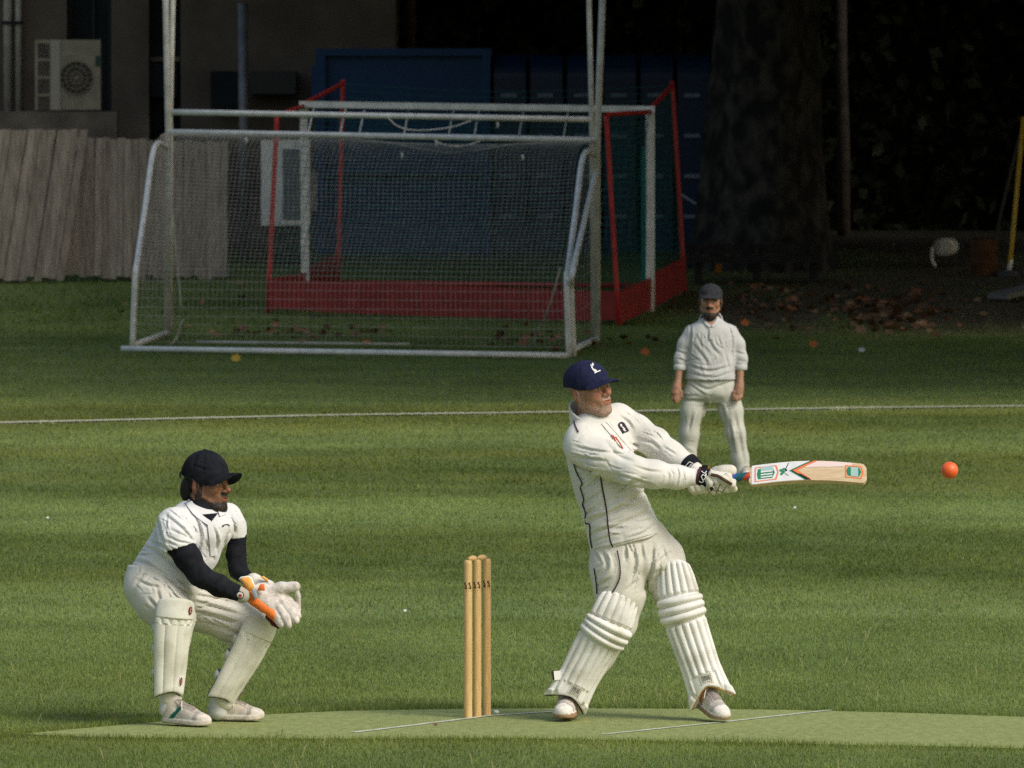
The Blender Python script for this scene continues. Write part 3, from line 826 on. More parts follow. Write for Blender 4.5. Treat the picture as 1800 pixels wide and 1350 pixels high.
    def strap(s, v, m, depth=0.13, hw=0.016):
        """band round the back of the leg"""
        c, a, n, sd, wd = s.frame(np.array([v])); c, a, n, sd, wd = c[0], a[0], n[0], sd[0], wd[0]
        R = wd/math.sin(s.theta); pts = []
        e = s.pos(np.array([-1.0, 1.0]), np.array([v, v]), np.array([-0.006, -0.006])); mid = (e[0]+e[1])/2; hw2 = np.linalg.norm(e[1]-e[0])/2; sx = (e[1]-e[0])/(2*hw2)
        ring = [mid - sx*hw2*math.cos(t) - n*depth*math.sin(t) for t in np.linspace(0, math.pi, 17)]
        vs = []; 
        for p in ring: vs += [p-a*hw, p+a*hw]
        for p in ring:
            q = mid + (p-mid)*1.03; vs += [q-a*hw, q+a*hw]
        k = len(ring); f = []
        for i in range(k-1):
            f += [(2*i, 2*i+1, 2*i+3, 2*i+2), (2*k+2*i, 2*k+2*i+2, 2*k+2*i+3, 2*k+2*i+1), (2*i, 2*i+2, 2*k+2*i+2, 2*k+2*i), (2*i+1, 2*k+2*i+1, 2*k+2*i+3, 2*i+3)]
        MB().add(vs, f).build('strap', m, s.o, smooth=True)

def letter_c(u0, v0, ru, rv, w=0.35, n=14):
    o = []
    an = np.linspace(math.radians(45), math.radians(315), n)
    for a, b in zip(an[:-1], an[1:]):
        q = lambda r, t: (u0+ru*r*math.cos(t), v0-rv*r*math.sin(t))
        o.append([q(1-w, a), q(1, a), q(1, b), q(1-w, b)])
    return o
def disc(u0, v0, ru, rv, n=16): return [[(u0+ru*math.cos(t), v0+rv*math.sin(t)) for t in np.linspace(0, 2*math.pi, n, endpoint=False)]]
# ------------------------------------------------------------------ the batter
B = Fig(1120, 39.85, 'batter in cream whites and navy cap swinging his bat in front of the stumps', 'cricket players on the field')
W_ = B.W
b_head = Frame(W_(1036, 687, -0.02), (0.74, -0.66, -0.10), (-0.20, -0.05, 0.97), 1.03)
hs = b_head.wrap(head_sdf())
neck = B.ch([(1038, 705, 0.0, 0.062), (1042, 760, 0.02, 0.070)], 0.02)
b_skin = (0.40, 0.215, 0.135)
hc = head_colour(b_head, b_skin, (0.36, 0.29, 0.24), 0.55, (0.22, 0.15, 0.10), hair=(0.24, 0.19, 0.15), flush=0.5)
Vh, Qh = sdf_mesh(union([hs, neck], 0.02), *B.bb(990, 620, 1095, 768, -0.22, 0.18), 0.0028)
ch_ = hc(Vh)
body = union([B.ch([(1044, 765, 0, .07), (1060, 800, 0, .10), (1085, 880, 0, .10), (1105, 950, 0, .11)], .05),
              B.ch([(1030, 785, -.10, .05), (1118, 834, -.20, .042), (1224, 842, -.16, .03), (1258, 846, -.17, .03)], .02),
              B.ch([(1085, 740, .10, .05), (1150, 776, .02, .04), (1214, 820, -.06, .03), (1240, 840, -.13, .028)], .02),
              B.ch([(1085, 965, -.02, .09), (1088, 1090, -.03, .06), (1000, 1238, -.02, .04)], .03),
              B.ch([(1140, 960, .02, .09), (1200, 1075, -.01, .06), (1246, 1232, -.08, .04)], .03)], .03)
Vb, Qb = sdf_mesh(body, *B.bb(960, 740, 1300, 1262, -0.3, 0.25), 0.012)
mesh_obj('body', np.vstack([Vh, Vb]), np.vstack([Qh, Qb+len(Vh)]), M_skin, B.root, cols=np.vstack([ch_, np.tile(b_skin, (len(Vb), 1))]))
# cap
cf = b_head.wrap(cap_sdf(tall=0.089, line=0.034, slope=0.0, droop=0.12, curve=5.0))
cap = B.part('cap', cf, (985, 618, 1105, 705, -0.25, 0.2), 0.0028, M_navy)
dc = B.dec(cf, 0.0025); k = ('emblem', M_whitetrim)
for a in ([(1039, 637), (1041, 634.5), (1043.5, 638), (1042, 642), (1039.5, 644)], [(1038.5, 642), (1041, 645), (1044, 650), (1042.5, 652), (1039, 648)], [(1042.5, 650), (1046, 648), (1049, 652.5), (1045.5, 654.5), (1043, 653)],
          [(1036, 639), (1037.5, 638), (1039.5, 646), (1038, 646)], [(1046.5, 651), (1049.5, 650), (1050, 655), (1046, 657)]): dc.poly(k, [(1046+(q[0]-1046)*.8, 648+(q[1]-648)*.8) for q in a])
dc.strip(k, [(1045.2, 655.6), (1050, 653.2), (1055.6, 650.8)], 1.9)
dc.build(cap)
# shirt
torso = B.lo([(728, 1018, 1066, 0.01, .062), (742, 1006, 1084, 0.01, .085), (762, 996, 1104, 0, .110), (785, 994, 1114, 0, .122), (820, 998, 1122, 0, .128), (860, 1008, 1132, 0, .132),
              (895, 1019, 1147, 0, .138), (930, 1030, 1161, 0, .140), (985, 1040, 1172, 0, .138)], 0.0, 2.2)
yoke = B.ch([(1022, 772, -.09, .072), (1050, 758, 0.0, .075), (1088, 738, .10, .068)], .03)
sl_r = B.ch([(1022, 786, -.11, .079), (1060, 806, -.16, .076), (1112, 828, -.21, .066), (1150, 834, -.20, .060), (1190, 839, -.18, .049), (1227, 841.5, -.165, .042)], .03)
sl_l = B.ch([(1084, 738, .10, .072), (1118, 757, .07, .068), (1150, 779, .02, .064), (1180, 799, -.02, .056), (1212, 818, -.055, .044)], .03)
shirt_body = union([torso, yoke], .05)
shirt_body = cut(shirt_body, B.hemcut((1040, 969), (1166, 936)), .006)
sleeves = lambda x, y, z: np.minimum(sl_r(x, y, z), sl_l(x, y, z))
sR = cut(sl_r, plane_below(W_(1229, 842, -.165), W_(1229, 842, -.165)-W_(1190, 839, -.18)), .004)
sL = cut(sl_l, plane_below(W_(1213, 819, -.056), W_(1213, 819, -.056)-W_(1180, 799, -.02)), .004)
shirt = lambda x, y, z: smin(smin(shirt_body(x, y, z), sR(x, y, z), .028), sL(x, y, z), .03)
tdir = lambda a, b: np.array([b[0]-a[0], 0, -(b[1]-a[1])], float)
fA = folds([(tdir((1060, 960), (1150, 900)), .055, 4, 1.0), (tdir((1020, 800), (1110, 830)), .045, 3.5, .9), (tdir((1000, 900), (1060, 880)), .034, 3, .55)], .0075, 2.0)
fS = folds([(np.array([.25, .2, 1.0]), .034, 2.2, 1.0), ((1, .2, -.4), .05, 4, .8)], .006, 9.0)
fA = folds([(tdir((1060, 960), (1150, 900)), .06, 3, 1.0)], .003, 2.0)
fS = folds([(np.array([.25, .2, 1.0]), .04, 2.2, 1.0)], .002, 9.0)
CR_B = [([(1009, 784), (1044, 793), (1088, 797)], 4, .006), ([(1001, 803), (1038, 807), (1069, 812)], 4, .006), ([(1003, 814), (1030, 826), (1056, 830)], 4, .007), ([(1020, 795), (1050, 800)], 3, .004),
        ([(1057, 831), (1088, 836), (1126, 847), (1150, 855)], 4, .004), ([(1082, 780), (1103, 791), (1134, 801)], 5, .007), ([(1030, 762), (1013, 772)], 3, .004), ([(1060, 770), (1085, 800), (1120, 815)], 6, .005),
        ([(1034, 920), (1067, 905), (1096, 893), (1123, 891)], 6, .010), ([(1072, 903), (1099, 886), (1138, 862)], 6, .009), ([(1076, 926), (1115, 912), (1146, 893)], 6, .008), ([(1024, 863), (1043, 847), (1056, 832)], 4, .007),
        ([(1026, 886), (1042, 874), (1060, 861)], 4, .007), ([(1028, 905), (1045, 893)], 4, .006), ([(1038, 940), (1067, 930), (1100, 928)], 5, .006), ([(1084, 856), (1112, 850), (1130, 842)], 6, .007), ([(1030, 850), (1044, 836)], 3, .005), ([(1100, 950), (1130, 938), (1156, 920)], 5, .005),
        ([(1088, 732), (1103, 741), (1113, 755)], 4, .005), ([(1120, 771), (1146, 778), (1160, 790)], 4, .007), ([(1150, 749), (1180, 772)], 4, .004), ([(1128, 760), (1150, 768)], 3, .004), ([(1165, 785), (1190, 800)], 3, .004),
        ([(1190, 822), (1193, 836), (1189, 852)], 3, .004), ([(1200, 826), (1202, 838), (1198, 852)], 3, .004), ([(1172, 826), (1176, 838), (1170, 850)], 4, .003), ([(1110, 818), (1140, 828), (1165, 830)], 4, .004), ([(1068, 742), (1082, 760)], 3, .005)]
CRf = creases(CR_B)
def disp_b(x, y, z):
    arm = np.clip((x - W_(1135, 800)[0])/0.05, 0, 1)
    return fA(x, y, z)*(1-arm) + fS(x, y, z)*arm + CRf(x, y, z)
so = B.part('shirt', shirt, (985, 715, 1235, 985, -0.32, 0.25), 0.0046, M_cream, disp_b)
shirt_d = lambda x, y, z: shirt(x, y, z)
# collar
cax0, cax1 = W_(1041, 757, 0.015), W_(1031, 709, 0.0)
co = rcone(cax0, cax1, .098, .082); ci = rcone(cax0, cax1 + (cax1-cax0)*.3, .088, .068)
cd = cax1-cax0
col_f = cut(cut(minus(co, ci, .003), plane_below(W_(1033, 722, 0), cd + np.array([0.055, -0.055, 0])), .004), plane_below(W_(1041, 752, 0), -cd), .004)
B.part('collar', col_f, (985, 690, 1080, 775, -0.14, 0.16), 0.0036, M_cream, parent=so)
dc = B.dec(shirt_d, 0.0075)
kd, km, kr = ('piping', M_dkpipe), ('piping', M_maroon), ('piping', M_red)
dc.strip(('hem', M_cream), [(1043, 963), (1080, 954), (1120, 944), (1160, 933)], 5, 8, .006)
dc.strip(kd, [(1056, 838), (1059, 858), (1066, 895), (1069, 925), (1072, 948), (1077, 962)], 2.6, 8)
dc.strip(kd, [(1008, 815), (1014, 832), (1023, 850), (1020, 858), (1026, 878), (1024, 888), (1029, 902), (1028, 920), (1036, 923), (1037, 945), (1040, 964)], 2.2, 6)
dc.strip(km, [(1008, 738), (1011, 748), (1017, 760)], 2.6)
dc.strip(kr, [(1082, 768), (1090, 779), (1096, 790)], 2.0)
dc.strip(('placket', M_cream), [(1061, 742), (1076, 760), (1092, 779), (1110, 800)], 9, 6, .006)
dc.strip(('placket', M_cream), [(1066, 740), (1082, 757), (1098, 776), (1114, 794)], 3, 6, .010)
# badge: dark plum shield with rounded top and pale figure
ang = [(math.cos(t), math.sin(t)) for t in np.linspace(math.pi, 2*math.pi, 7)]
ax_, up_ = np.array([.86, -.42]), np.array([.52, .85])
bc = np.array([1095.5, 751.0])
shield = [bc + ax_*6.2*c_ + up_*(-5.0+5.5*s_) for c_, s_ in ang] + [bc + ax_*6.2 + up_*10.5, bc - ax_*6.2 + up_*10.5]
dc.poly(('badge', M_dkpipe), shield, .0085)
for q in ([(-2.5, -6), (-.5, -7.5), (1, -5), (-1, -2), (-3, -3)], [(-2, -2), (0, -1.5), (1.5, 3), (-.5, 3.5)], [(-2.5, 3), (2.5, 3.5), (3.5, 8), (-1, 8)]):
    dc.poly(('badge_figure', M_whitetrim), [bc + ax_*a + up_*b for a, b in q], .0105)
for a, b in (((1075, 764), (1079, 771)), ((1077, 771), (1084, 768)), ((1078.5, 766), (1081.5, 773)), ((1080, 775), (1084, 773)), ((1075, 767), (1078, 765))): dc.strip(('monogram', M_red), [a, b], 1.5, 3, .009)
dc.build(so)
# trousers
lg_l = B.ch([(1086, 968, -.01, .118), (1088, 1005, -.02, .122), (1090, 1050, -.03, .108), (1086, 1095, -.03, .085), (1050, 1155, -.02, .070), (1002, 1236, 0.0, .056)], .03)
lg_r = B.ch([(1133, 952, .03, .112), (1160, 985, .03, .108), (1180, 1030, .02, .092), (1200, 1075, .01, .080), (1222, 1150, -.01, .066), (1243, 1226, -.03, .052)], .03)
hip = B.lo([(915, 1046, 1150, 0, .10), (940, 1044, 1160, 0, .115), (970, 1046, 1178, 0, .122), (1000, 1046, 1188, 0, .11), (1020, 1070, 1160, 0, .05)])
trs = lambda x, y, z: smin(smin(lg_l(x, y, z), lg_r(x, y, z), .012), hip(x, y, z), .035)
fT = creases([([(1100, 962), (1098, 990)], 4, .006), ([(1113, 958), (1117, 993), (1108, 1025)], 5, .009), ([(1127, 955), (1131, 985)], 4, .006), ([(1149, 958), (1145, 1000), (1131, 1042)], 5, .012), ([(1060, 972), (1067, 997), (1050, 1017)], 5, .008), ([(1047, 1032), (1073, 1017)], 4, .006),
              ([(1153, 992), (1182, 968)], 4, .006), ([(1150, 1010), (1165, 1000)], 4, .005), ([(1100, 1040), (1120, 1020)], 4, .005), ([(1048, 1000), (1062, 990)], 3, .004), ([(1140, 1060), (1150, 1035)], 4, .006), ([(1165, 960), (1172, 985)], 4, .004)], base=folds([(tdir((1100, 955), (1080, 1060)), .06, 3, 1.0)], .003, 5.0))
to = B.part('trousers', trs, (1000-40, 910, 1275, 1245, -0.16, 0.18), 0.0055, M_trouser, fT)
dc = B.dec(trs, 0.008)
dc.strip(kd, [(1085, 968), (1090, 995), (1089, 1018), (1078, 1040), (1062, 1056)], 2.4, 7)
dc.strip(kd, [(1044, 1000), (1048, 1025), (1049, 1045)], 2.0, 5)
dc.build(to)
# leg pads
p1 = Pad(B, [(1096, 1044, -.13, .082), (1086, 1072, -.15, .094), (1072, 1105, -.155, .100), (1050, 1140, -.135, .096), (1022, 1190, -.11, .088), (1000, 1232, -.10, .086)], (0.22, -0.95, 0.05), 1.0, drop=0.050, flare=0.012)
p2 = Pad(B, [(1183, 985, -.085, .060), (1188, 1020, -.10, .080), (1195, 1060, -.115, .092), (1206, 1100, -.115, .090), (1228, 1165, -.12, .084), (1247, 1218, -.13, .080)], (-0.10, -0.98, 0.10), 1.0, drop=0.075, flare=0.022)
p1.piping(M_dkpipe, .9); p2.piping(mat('tan_trim', (0.55, 0.30, 0.08), rough=0.7), .86)
for p, sh in ((p1, 0.04), (p2, 0.10)):
    fl_ = -1 if p.patch([(0.3, .5), (0.31, .5), (0.3, .51)])[0][0][0] < p.pos(np.array([0.0]), np.array([.5]), np.array([0.]))[0][0] else 1
    X = lambda u: fl_*u
    u0, v0, hu, hv = sh, .915, .20, .036
    rect = lambda a, b, c, d: [(X(a), c), (X(b), c), (X(b), d), (X(a), d)]
    p.label('maker_label', [rect(u0-hu-.06, u0+hu+.06, v0-hv-.010, v0+hv+.010)], M_padk, .003)
    ln = .014
    p.label('maker_label_frame', [rect(u0-hu, u0+hu, v0-hv, v0-hv+.006), rect(u0-hu, u0+hu, v0+hv-.006, v0+hv), rect(u0-hu, u0-hu+.03, v0-hv, v0+hv), rect(u0+hu-.03, u0+hu, v0-hv, v0+hv)], mat('label_grey', (0.30, 0.28, 0.22), rough=0.7), .005)
    st = [rect(u0+q-.014, u0+q+.014, v0-.022, v0+.022) for q in (-.13, -.07, -.01, .05, .12)] + [rect(u0-.13, u0-.01, v0-.022, v0-.016), rect(u0+.05, u0+.12, v0-.022, v0-.016), rect(u0+.05, u0+.12, v0-.002, v0+.004)]
    p.label('maker_lettering', st, mat('label_dark', (0.05, 0.05, 0.035), rough=0.7), .006)
for p in (p1, p2):
    for v in (.36, .62, .84): p.strap(v, M_padk, depth=.10)
# loose strap tab beside the left pad
tb = MB().obox(W_(986, 1188, -.10), np.array([.030, 0.01, .002]), np.array([0, .004, 0]), np.array([-.002, 0, .020])); tb.build('strap_tab', M_whitetrim, p1.o)
MB().obox(W_(973.0, 1188, -.105), np.array([.005, 0, 0]), np.array([0, .0046, 0]), np.array([-.002, 0, .021])).build('strap_tab_end', M_dkpipe, p1.o)
# shoes
shoe(B, W_(1008, 1262, .10)*np.array([1, 1, 0])+np.array([0, 0, .030]), (-0.20, -0.98, -0.07), (0, -.07, 1), 1.02, upper=(0.62, 0.53, 0.48), toe=(0.74, 0.70, 0.64), sole=(0.36, 0.22, 0.13), tread=(0.02, 0.02, 0.02))
shoe(B, W_(1226, 1258, .02)*np.array([1, 1, 0])+np.array([0, 0, .075]), (0.45, -0.86, -0.27), (.08, -.25, .96), 0.98, upper=(0.60, 0.52, 0.47), toe=(0.74, 0.70, 0.64), sole=(0.36, 0.24, 0.15), tread=(0.02, 0.02, 0.02))
for q, r in (((1246, 1205, -.06), .05), ((1000, 1232, -.01), .05)):
    a = W_(*q); B.part('sock', rcone(a+np.array([0, 0, .05]), a-np.array([0, 0, .05]), r, r*.9), (q[0]-40, q[1]-45, q[0]+40, q[1]+45, q[2]-.08, q[2]+.08), .008, mat('sock', (0.42, 0.33, 0.20), rough=0.9))
# gloves
HA, HB = W_(1205, 853, -.155), W_(1318, 836, -.185)       # handle axis
hx = (HB-HA)/np.linalg.norm(HB-HA)
def fingers(c0, n, step, rad, start, sweep, r, nx=None):
    """sausage fingers wrapped round the handle"""
    out = []
    up = np.array([0, 0, 1.0]); up = up - hx*(up@hx); up /= np.linalg.norm(up); sd = np.cross(hx, up)
    for i in range(n):
        c = c0 + hx*step*i
        a = [start + sweep*t for t in np.linspace(0, 1, 6)]
        pts = [c + rad*(up*math.sin(q) - sd*math.cos(q)*1.0)*(-1 if sd[1] < 0 else 1)*np.array([1, 1, 1]) if False else c + rad*(up*math.sin(q) + np.array([0, -1.0, 0])*math.cos(q)) - hx*0.012*(q-start) for q in a]
        out.append((pts, [r*1.05, r*1.1, r*1.0, r*1.08, r*1.0, r*.85]))
    return out
def glove(name, c0, wrist, start, parts):
    g = empty(name, (0, 0, 0)); return g
gl_r = union([rcone(W_(1237, 842, -.165), W_(1254, 845, -.18), .036, .033, np.array([0, 1.0, 0]), .8), rcone(W_(1254, 836, -.18), W_(1280, 838, -.20), .022, .019)], .015)
thumb = chain([W_(1252, 834, -.215), W_(1272, 843, -.232), W_(1288, 853, -.228), W_(1291, 846, -.222)], [.018, .017, .0125, .010], .012)
fr_ = fingers(W_(1246, 848, -.168), 4, .0290, .047, 0.35, -2.0, .0160)
seg = []
for pts, rs in fr_:
    for i in range(len(pts)-1): seg.append(rcone(pts[i], pts[i+1], rs[i], rs[i+1]))
fin = union(seg, .0025)
gr_f = lambda x, y, z: smin(smin(gl_r(x, y, z), fin(x, y, z), .004), thumb(x, y, z), .005)
gR = B.part('batting_glove', gr_f, (1215, 805, 1310, 885, -.29, -.08), .0032, M_glove)
dc = B.dec(gr_f, .003)
dc.strip(('thumb_strap', M_brown), [(1250, 834.5), (1262, 837), (1272, 843), (1287, 852)], 5.5, 6)
for a_, b_ in (((1257, 849), (1246, 868)), ((1267, 851), (1257, 872)), ((1277, 855), (1268, 871)), ((1262, 862), (1270, 866)), ((1252, 860), (1259, 864))): dc.strip(('finger_seam', M_brown), [a_, b_], 1.1, 5, .0035)
dc.poly(('glove_badge', M_black), [(1247, 858), (1252, 855.5), (1256, 860), (1251, 864)])
dc.build(gR)
# wrist bands
def band(a, b, r0, r1, nm, m, par): return MB().tube([a + (b-a)*t for t in (0, .12, .5, .88, 1)], [r0*.96, r0, (r0+r1)/2, r1, r1*.96], 24).build(nm, m, par, smooth=True)
bw = band(W_(1229, 839, -.168), W_(1246, 843, -.172), .0475, .046, 'wrist_band', M_black, gR)
band(W_(1225.5, 838.2, -.167), W_(1229.5, 839.2, -.168), .0475, .049, 'cuff_edge', M_maroon, gR)
band(W_(1246, 843, -.172), W_(1248.5, 843.6, -.173), .0465, .045, 'cuff_edge', M_whitetrim, gR)
wf = rcone(W_(1229, 839, -.168), W_(1246, 843, -.172), .049, .048)
dc = B.dec(wf, .003)
for l in ([(1233, 828), (1239, 832.5), (1242.5, 828)], [(1236, 845), (1233, 838), (1236, 834), (1239.5, 837), (1242, 832)], [(1236, 845), (1240, 841), (1242, 834)], [(1229, 846), (1233, 849), (1238, 846.5)]): 
    for a, b in zip(l[:-1], l[1:]): dc.strip(('band_stitching', M_whitetrim), [a, b], 1.3, 3)
dc.build(bw)
MB().obox(W_(1239, 822, -.17), np.array([.014, 0, 0]), np.array([0, .012, 0]), np.array([.002, 0, .010])).build('band_tab', M_black, gR)
# the other glove (top hand, behind)
gl_l = union([rcone(W_(1222, 826, -.085), W_(1240, 845, -.125), .036, .038), rcone(W_(1243, 838, -.13), W_(1262, 832, -.15), .026, .027), rcone(W_(1262, 832, -.15), W_(1285, 828, -.165), .028, .027)], .02)
fr2 = fingers(W_(1214, 851, -.150), 3, .026, .036, -0.3, -2.2, .015)
seg2 = []
for pts, rs in fr2:
    for i in range(len(pts)-1): seg2.append(rcone(pts[i], pts[i+1], rs[i], rs[i+1]))
puff = ellipsoid(W_(1276, 826, -.165), (.046, .030, .023))
gl_f = lambda x, y, z: smin(smin(gl_l(x, y, z), union(seg2, .006)(x, y, z), .008), puff(x, y, z), .006)
gL = B.part('batting_glove', gl_f, (1190, 800, 1305, 885, -.24, -.02), .0036, M_glove)
band(W_(1208, 813, -.052), W_(1221, 824, -.075), .049, .045, 'wrist_band', M_black, gL)
bz = rcone(W_(1208, 813, -.052), W_(1221, 824, -.075), .0505, .0465); dc = B.dec(bz, .003)
for a, b in (((1203, 822), (1212, 812)), ((1208, 824), (1216, 816)), ((1212, 812), (1219, 815))): dc.strip(('band_stitching', M_whitetrim), [a, b], 1.3, 4)
dc.strip(('cuff_edge', M_maroon), [(1198, 822), (1207, 823), (1214, 824)], 2.4, 5)
dc.build(gL)
# ------------------------------------------------------------------ bat, ball, stumps, bails
M_willow = mat('willow', (0.55, 0.40, 0.24), (0.66, 0.51, 0.33), scale=14, rough=0.55, stretch=(1, 8, 8), bump=0.1, bscale=80)
M_grip = mat('bat_grip', (1, 1, 1), attr=True, scale=200, rough=0.8, bump=0.3, bscale=400)
bat0, bat1 = B.W(1317, 836.5, -.185), B.W(1524, 833, -.215)
bl = np.linalg.norm(bat1-bat0); ex = (bat1-bat0)/bl
tilt = math.radians(40); N0 = np.array([0, -math.cos(tilt), math.sin(tilt)]); N0 -= ex*(N0@ex); N0 /= np.linalg.norm(N0)
wy = np.cross(N0, ex); wy = wy if wy[2] > 0 else -wy          # across the face, upwards
bat = empty('cricket_bat', bat0); tag(bat, 'willow cricket bat with white and green stickers held out level by the batter', 'bat')
def bow(u): return 0.030*math.sin(math.pi*np.clip(u/bl, 0, 1))**1.0
def bpos(u, v, n): return bat0 + ex*u + wy*(v + 0.024*math.sin(math.pi*min(max(u/bl, 0), 1))) + N0*n
rows = []
us = np.linspace(0, bl, 40)
sec = []
for u in us:
    t = u/bl
    hw = 0.054*min(1, 0.62+0.38*min(1, t/0.03)) * (1 if t < .96 else math.sqrt(max(0.35, 1-((t-.96)/.04)**2*.65)))
    ed = 0.018+0.008*math.sin(math.pi*t); sp = 0.030+0.022*math.sin(math.pi*min(1, t*0.85+.1))
    sec.append([(-hw, 0.000), (-hw*.6, .0022), (0, .003), (hw*.6, .0022), (hw, 0.0), (hw, -ed), (hw*.5, -ed-(sp-ed)*.5), (0, -sp), (-hw*.5, -ed-(sp-ed)*.5), (-hw, -ed)])
v = [bpos(u, a, b) for u, s in zip(us, sec) for a, b in s]; m_ = 10
f = [(i*m_+k, i*m_+(k+1) % m_, (i+1)*m_+(k+1) % m_, (i+1)*m_+k) for i in range(len(us)-1) for k in range(m_)] + [tuple(range(m_))[::-1], tuple((len(us)-1)*m_+k for k in range(m_))]
o = mesh_obj('blade', v, f, M_willow, bat, smooth=False)
bm = bmesh.new(); bm.from_mesh(o.data); bmesh.ops.recalc_face_normals(bm, faces=bm.faces); bm.to_mesh(o.data); bm.free()
blade = o
# grip
hA, hB = HA - hx*0.02, bat0 + ex*0.006
ring = []; colr = []
for i in range(41):
    t = i/40; c = hA+(hB-hA)*t
    u1 = np.array([0, 0, 1.0]); u1 -= hx*(u1@hx); u1 /= np.linalg.norm(u1); s1 = np.cross(hx, u1)
    for k in range(20):
        a = 2*math.pi*k/20; ring.append(c+(.0175 if i not in (0, 40) else .016)*(math.cos(a)*u1+math.sin(a)*s1))
        ph = (t*3.4*1.0 + k/20) % 1.0
        colr.append((0.01, 0.10, 0.13) if ph < .38 else (0.62, 0.06, 0.015) if ph < .66 else (0.02, 0.10, 0.42) if ph < .9 else (0.01, 0.12, 0.10))
f = [(i*20+k, i*20+(k+1) % 20, (i+1)*20+(k+1) % 20, (i+1)*20+k) for i in range(40) for k in range(20)] + [tuple(range(20))[::-1], tuple(800+k for k in range(20))]
mesh_obj('grip', ring, f, M_grip, bat, cols=np.array(colr))
def sticker(name, polys, m, n, par=blade):
    mb = MB()
    for p in polys:
        p = np.asarray(p, float); r = []
        for i in range(len(p)):
            a, b = p[i], p[(i+1) % len(p)]; q = max(1, int(np.linalg.norm((b-a))/.02)); r += [a+(b-a)*t/q for t in range(q)]
        r = np.array(r); c = r.mean(0); k = len(r); al = np.vstack([r, c[None]])
        mb.add([bpos(u, vv, .0032-.0025*(vv/.054)**2+n) for u, vv in al], [(i, (i+1) % k, k) for i in range(k)])
    return mb.build(name, m, par)
M_stw = mat('sticker_white', (0.66, 0.67, 0.68), (0.74, 0.74, 0.74), scale=30, rough=0.4); M_stg = mat('sticker_green', (0.02, 0.22, 0.11), rough=0.4)
M_stt = mat('sticker_teal', (0.36, 0.52, 0.50), rough=0.4); M_sto = mat('sticker_orange', (0.80, 0.20, 0.07), rough=0.4); M_stk = mat('sticker_black', (0.02, 0.02, 0.022), rough=0.4); M_stp = mat('sticker_pale', (0.78, 0.62, 0.58), rough=.5)
S = bl/209.0     # metres of blade per photo pixel along the face
U = lambda px: (px-1317)*S
H = .054
sticker('label_panel', [[(U(1322), -H*.97), (U(1322), H*.97), (U(1432), H*.97), (U(1396), 0), (U(1424), -H*.97)]], M_stw, .0006)
sticker('toe_band', [[(U(1432), H*.98), (U(1500), H*.98), (U(1500), H*.62), (U(1460), H*.36), (U(1416), H*.30)]], M_stp, .0006)
hexa = lambda x0, x1, a, b, c: [(U(x0), a), (U(x1-4), a), (U(x1), (a+b)/2), (U(x1-4), b), (U(x0), b), (U(x0-c), (a+b)/2)]
def outline(name, x0, x1, a, b, w_, m): 
    pts = [np.array(q) for q in hexa(x0, x1, a, b, 0)]; cc = np.mean(pts, 0); po = []
    for i in range(len(pts)):
        p_, q_ = pts[i], pts[(i+1) % len(pts)]; po.append([p_, q_, cc+(q_-cc)*w_, cc+(p_-cc)*w_])
    sticker(name, po, m, .0012)
outline('label_outline', 1327, 1370, -H*.78, H*.72, .88, M_sto)
sticker('label_field', [hexa(1333, 1363, -H*.55, H*.50, 2)], M_stg, .0012); sticker('label_top', [[(U(1338), H*.2), (U(1338), H*.68), (U(1360), H*.68), (U(1360), H*.2)]], M_stt, .0018)
sticker('label_bars', [[(U(1338), q*H-.0035), (U(1359), q*H-.0035), (U(1359), q*H+.0035), (U(1338), q*H+.0035)] for q in (.14, -.14, -.40)], M_stw, .0024)
leaf = lambda cx, cy, r: [(U(cx)+r*math.cos(t), cy+r*math.sin(t)) for t in np.linspace(0, 6.283, 9)[:-1]]
sticker('clover', [leaf(1374, .006, .008), leaf(1379, .012, .007), leaf(1378, -.004, .009), leaf(1375, -.014, .007)], M_stg, .0012)
sticker('clover_mark', [leaf(1383, .004, .006), [(U(1381), .01), (U(1387), .046), (U(1388.5), .046), (U(1383), .01)], [(U(1381), -.012), (U(1388), -.026), (U(1388), -.028), (U(1381), -.015)]], M_stk, .0014)
def chev(x, wd, m, nm, lift): sticker(nm, [[(U(x), 0), (U(x+wd), 0), (U(x+38+wd*.8), H*.97), (U(x+38), H*.97)], [(U(x), 0), (U(x+28), -H*.97), (U(x+28+wd*.8), -H*.97), (U(x+wd), 0)]], m, lift)
chev(1388, 6, M_stg, 'chevron_green', .0012); chev(1391.5, 5, M_stk, 'chevron_black', .0018); chev(1394.5, 8, M_sto, 'chevron_orange', .0024)
sticker('chevron_black', [[(U(1404), -H*.35), (U(1421), -H*.97), (U(1427), -H*.97), (U(1410), -H*.42)]], M_stk, .003)
outline('toe_outline', 1488, 1521, -H*.62, H*.66, .86, M_sto); sticker('toe_label', [hexa(1493, 1517, -H*.40, H*.48, 3)], M_stg, .0012); sticker('toe_label_centre', [[(U(1498), -H*.44), (U(1511), -H*.44), (U(1511), H*.50), (U(1498), H*.50)]], M_stt, .0018)
# ball
M_ball = mat('ball_leather', (0.86, 0.11, 0.025), (0.92, 0.17, 0.05), scale=40, rough=0.4, bump=0.15, bscale=200, spec=0.45)
bc_ = P(1670, 827, 38.2); br = 15.2/FPX*38.2
nu, nv = 48, 32; v = []
for i in range(nv+1):
    for j in range(nu):
        th = math.pi*i/nv; ph = 2*math.pi*j/nu; q = abs(i-nv/2)
        r = br*(1+ (0.012*(0.6+0.4*((j % 2) == 0)) if q <= 1 else 0.0) - (0.006 if q == 2 else 0)); s_ = np.array([math.sin(th)*math.cos(ph), math.sin(th)*math.sin(ph), math.cos(th)])*r
        v.append(bc_ + np.array([s_[0]*.75-s_[2]*.66, s_[1], s_[0]*.66+s_[2]*.75]))
f = [(i*nu+j, (i+1)*nu+j, (i+1)*nu+(j+1) % nu, i*nu+(j+1) % nu) for i in range(nv) for j in range(nu)]
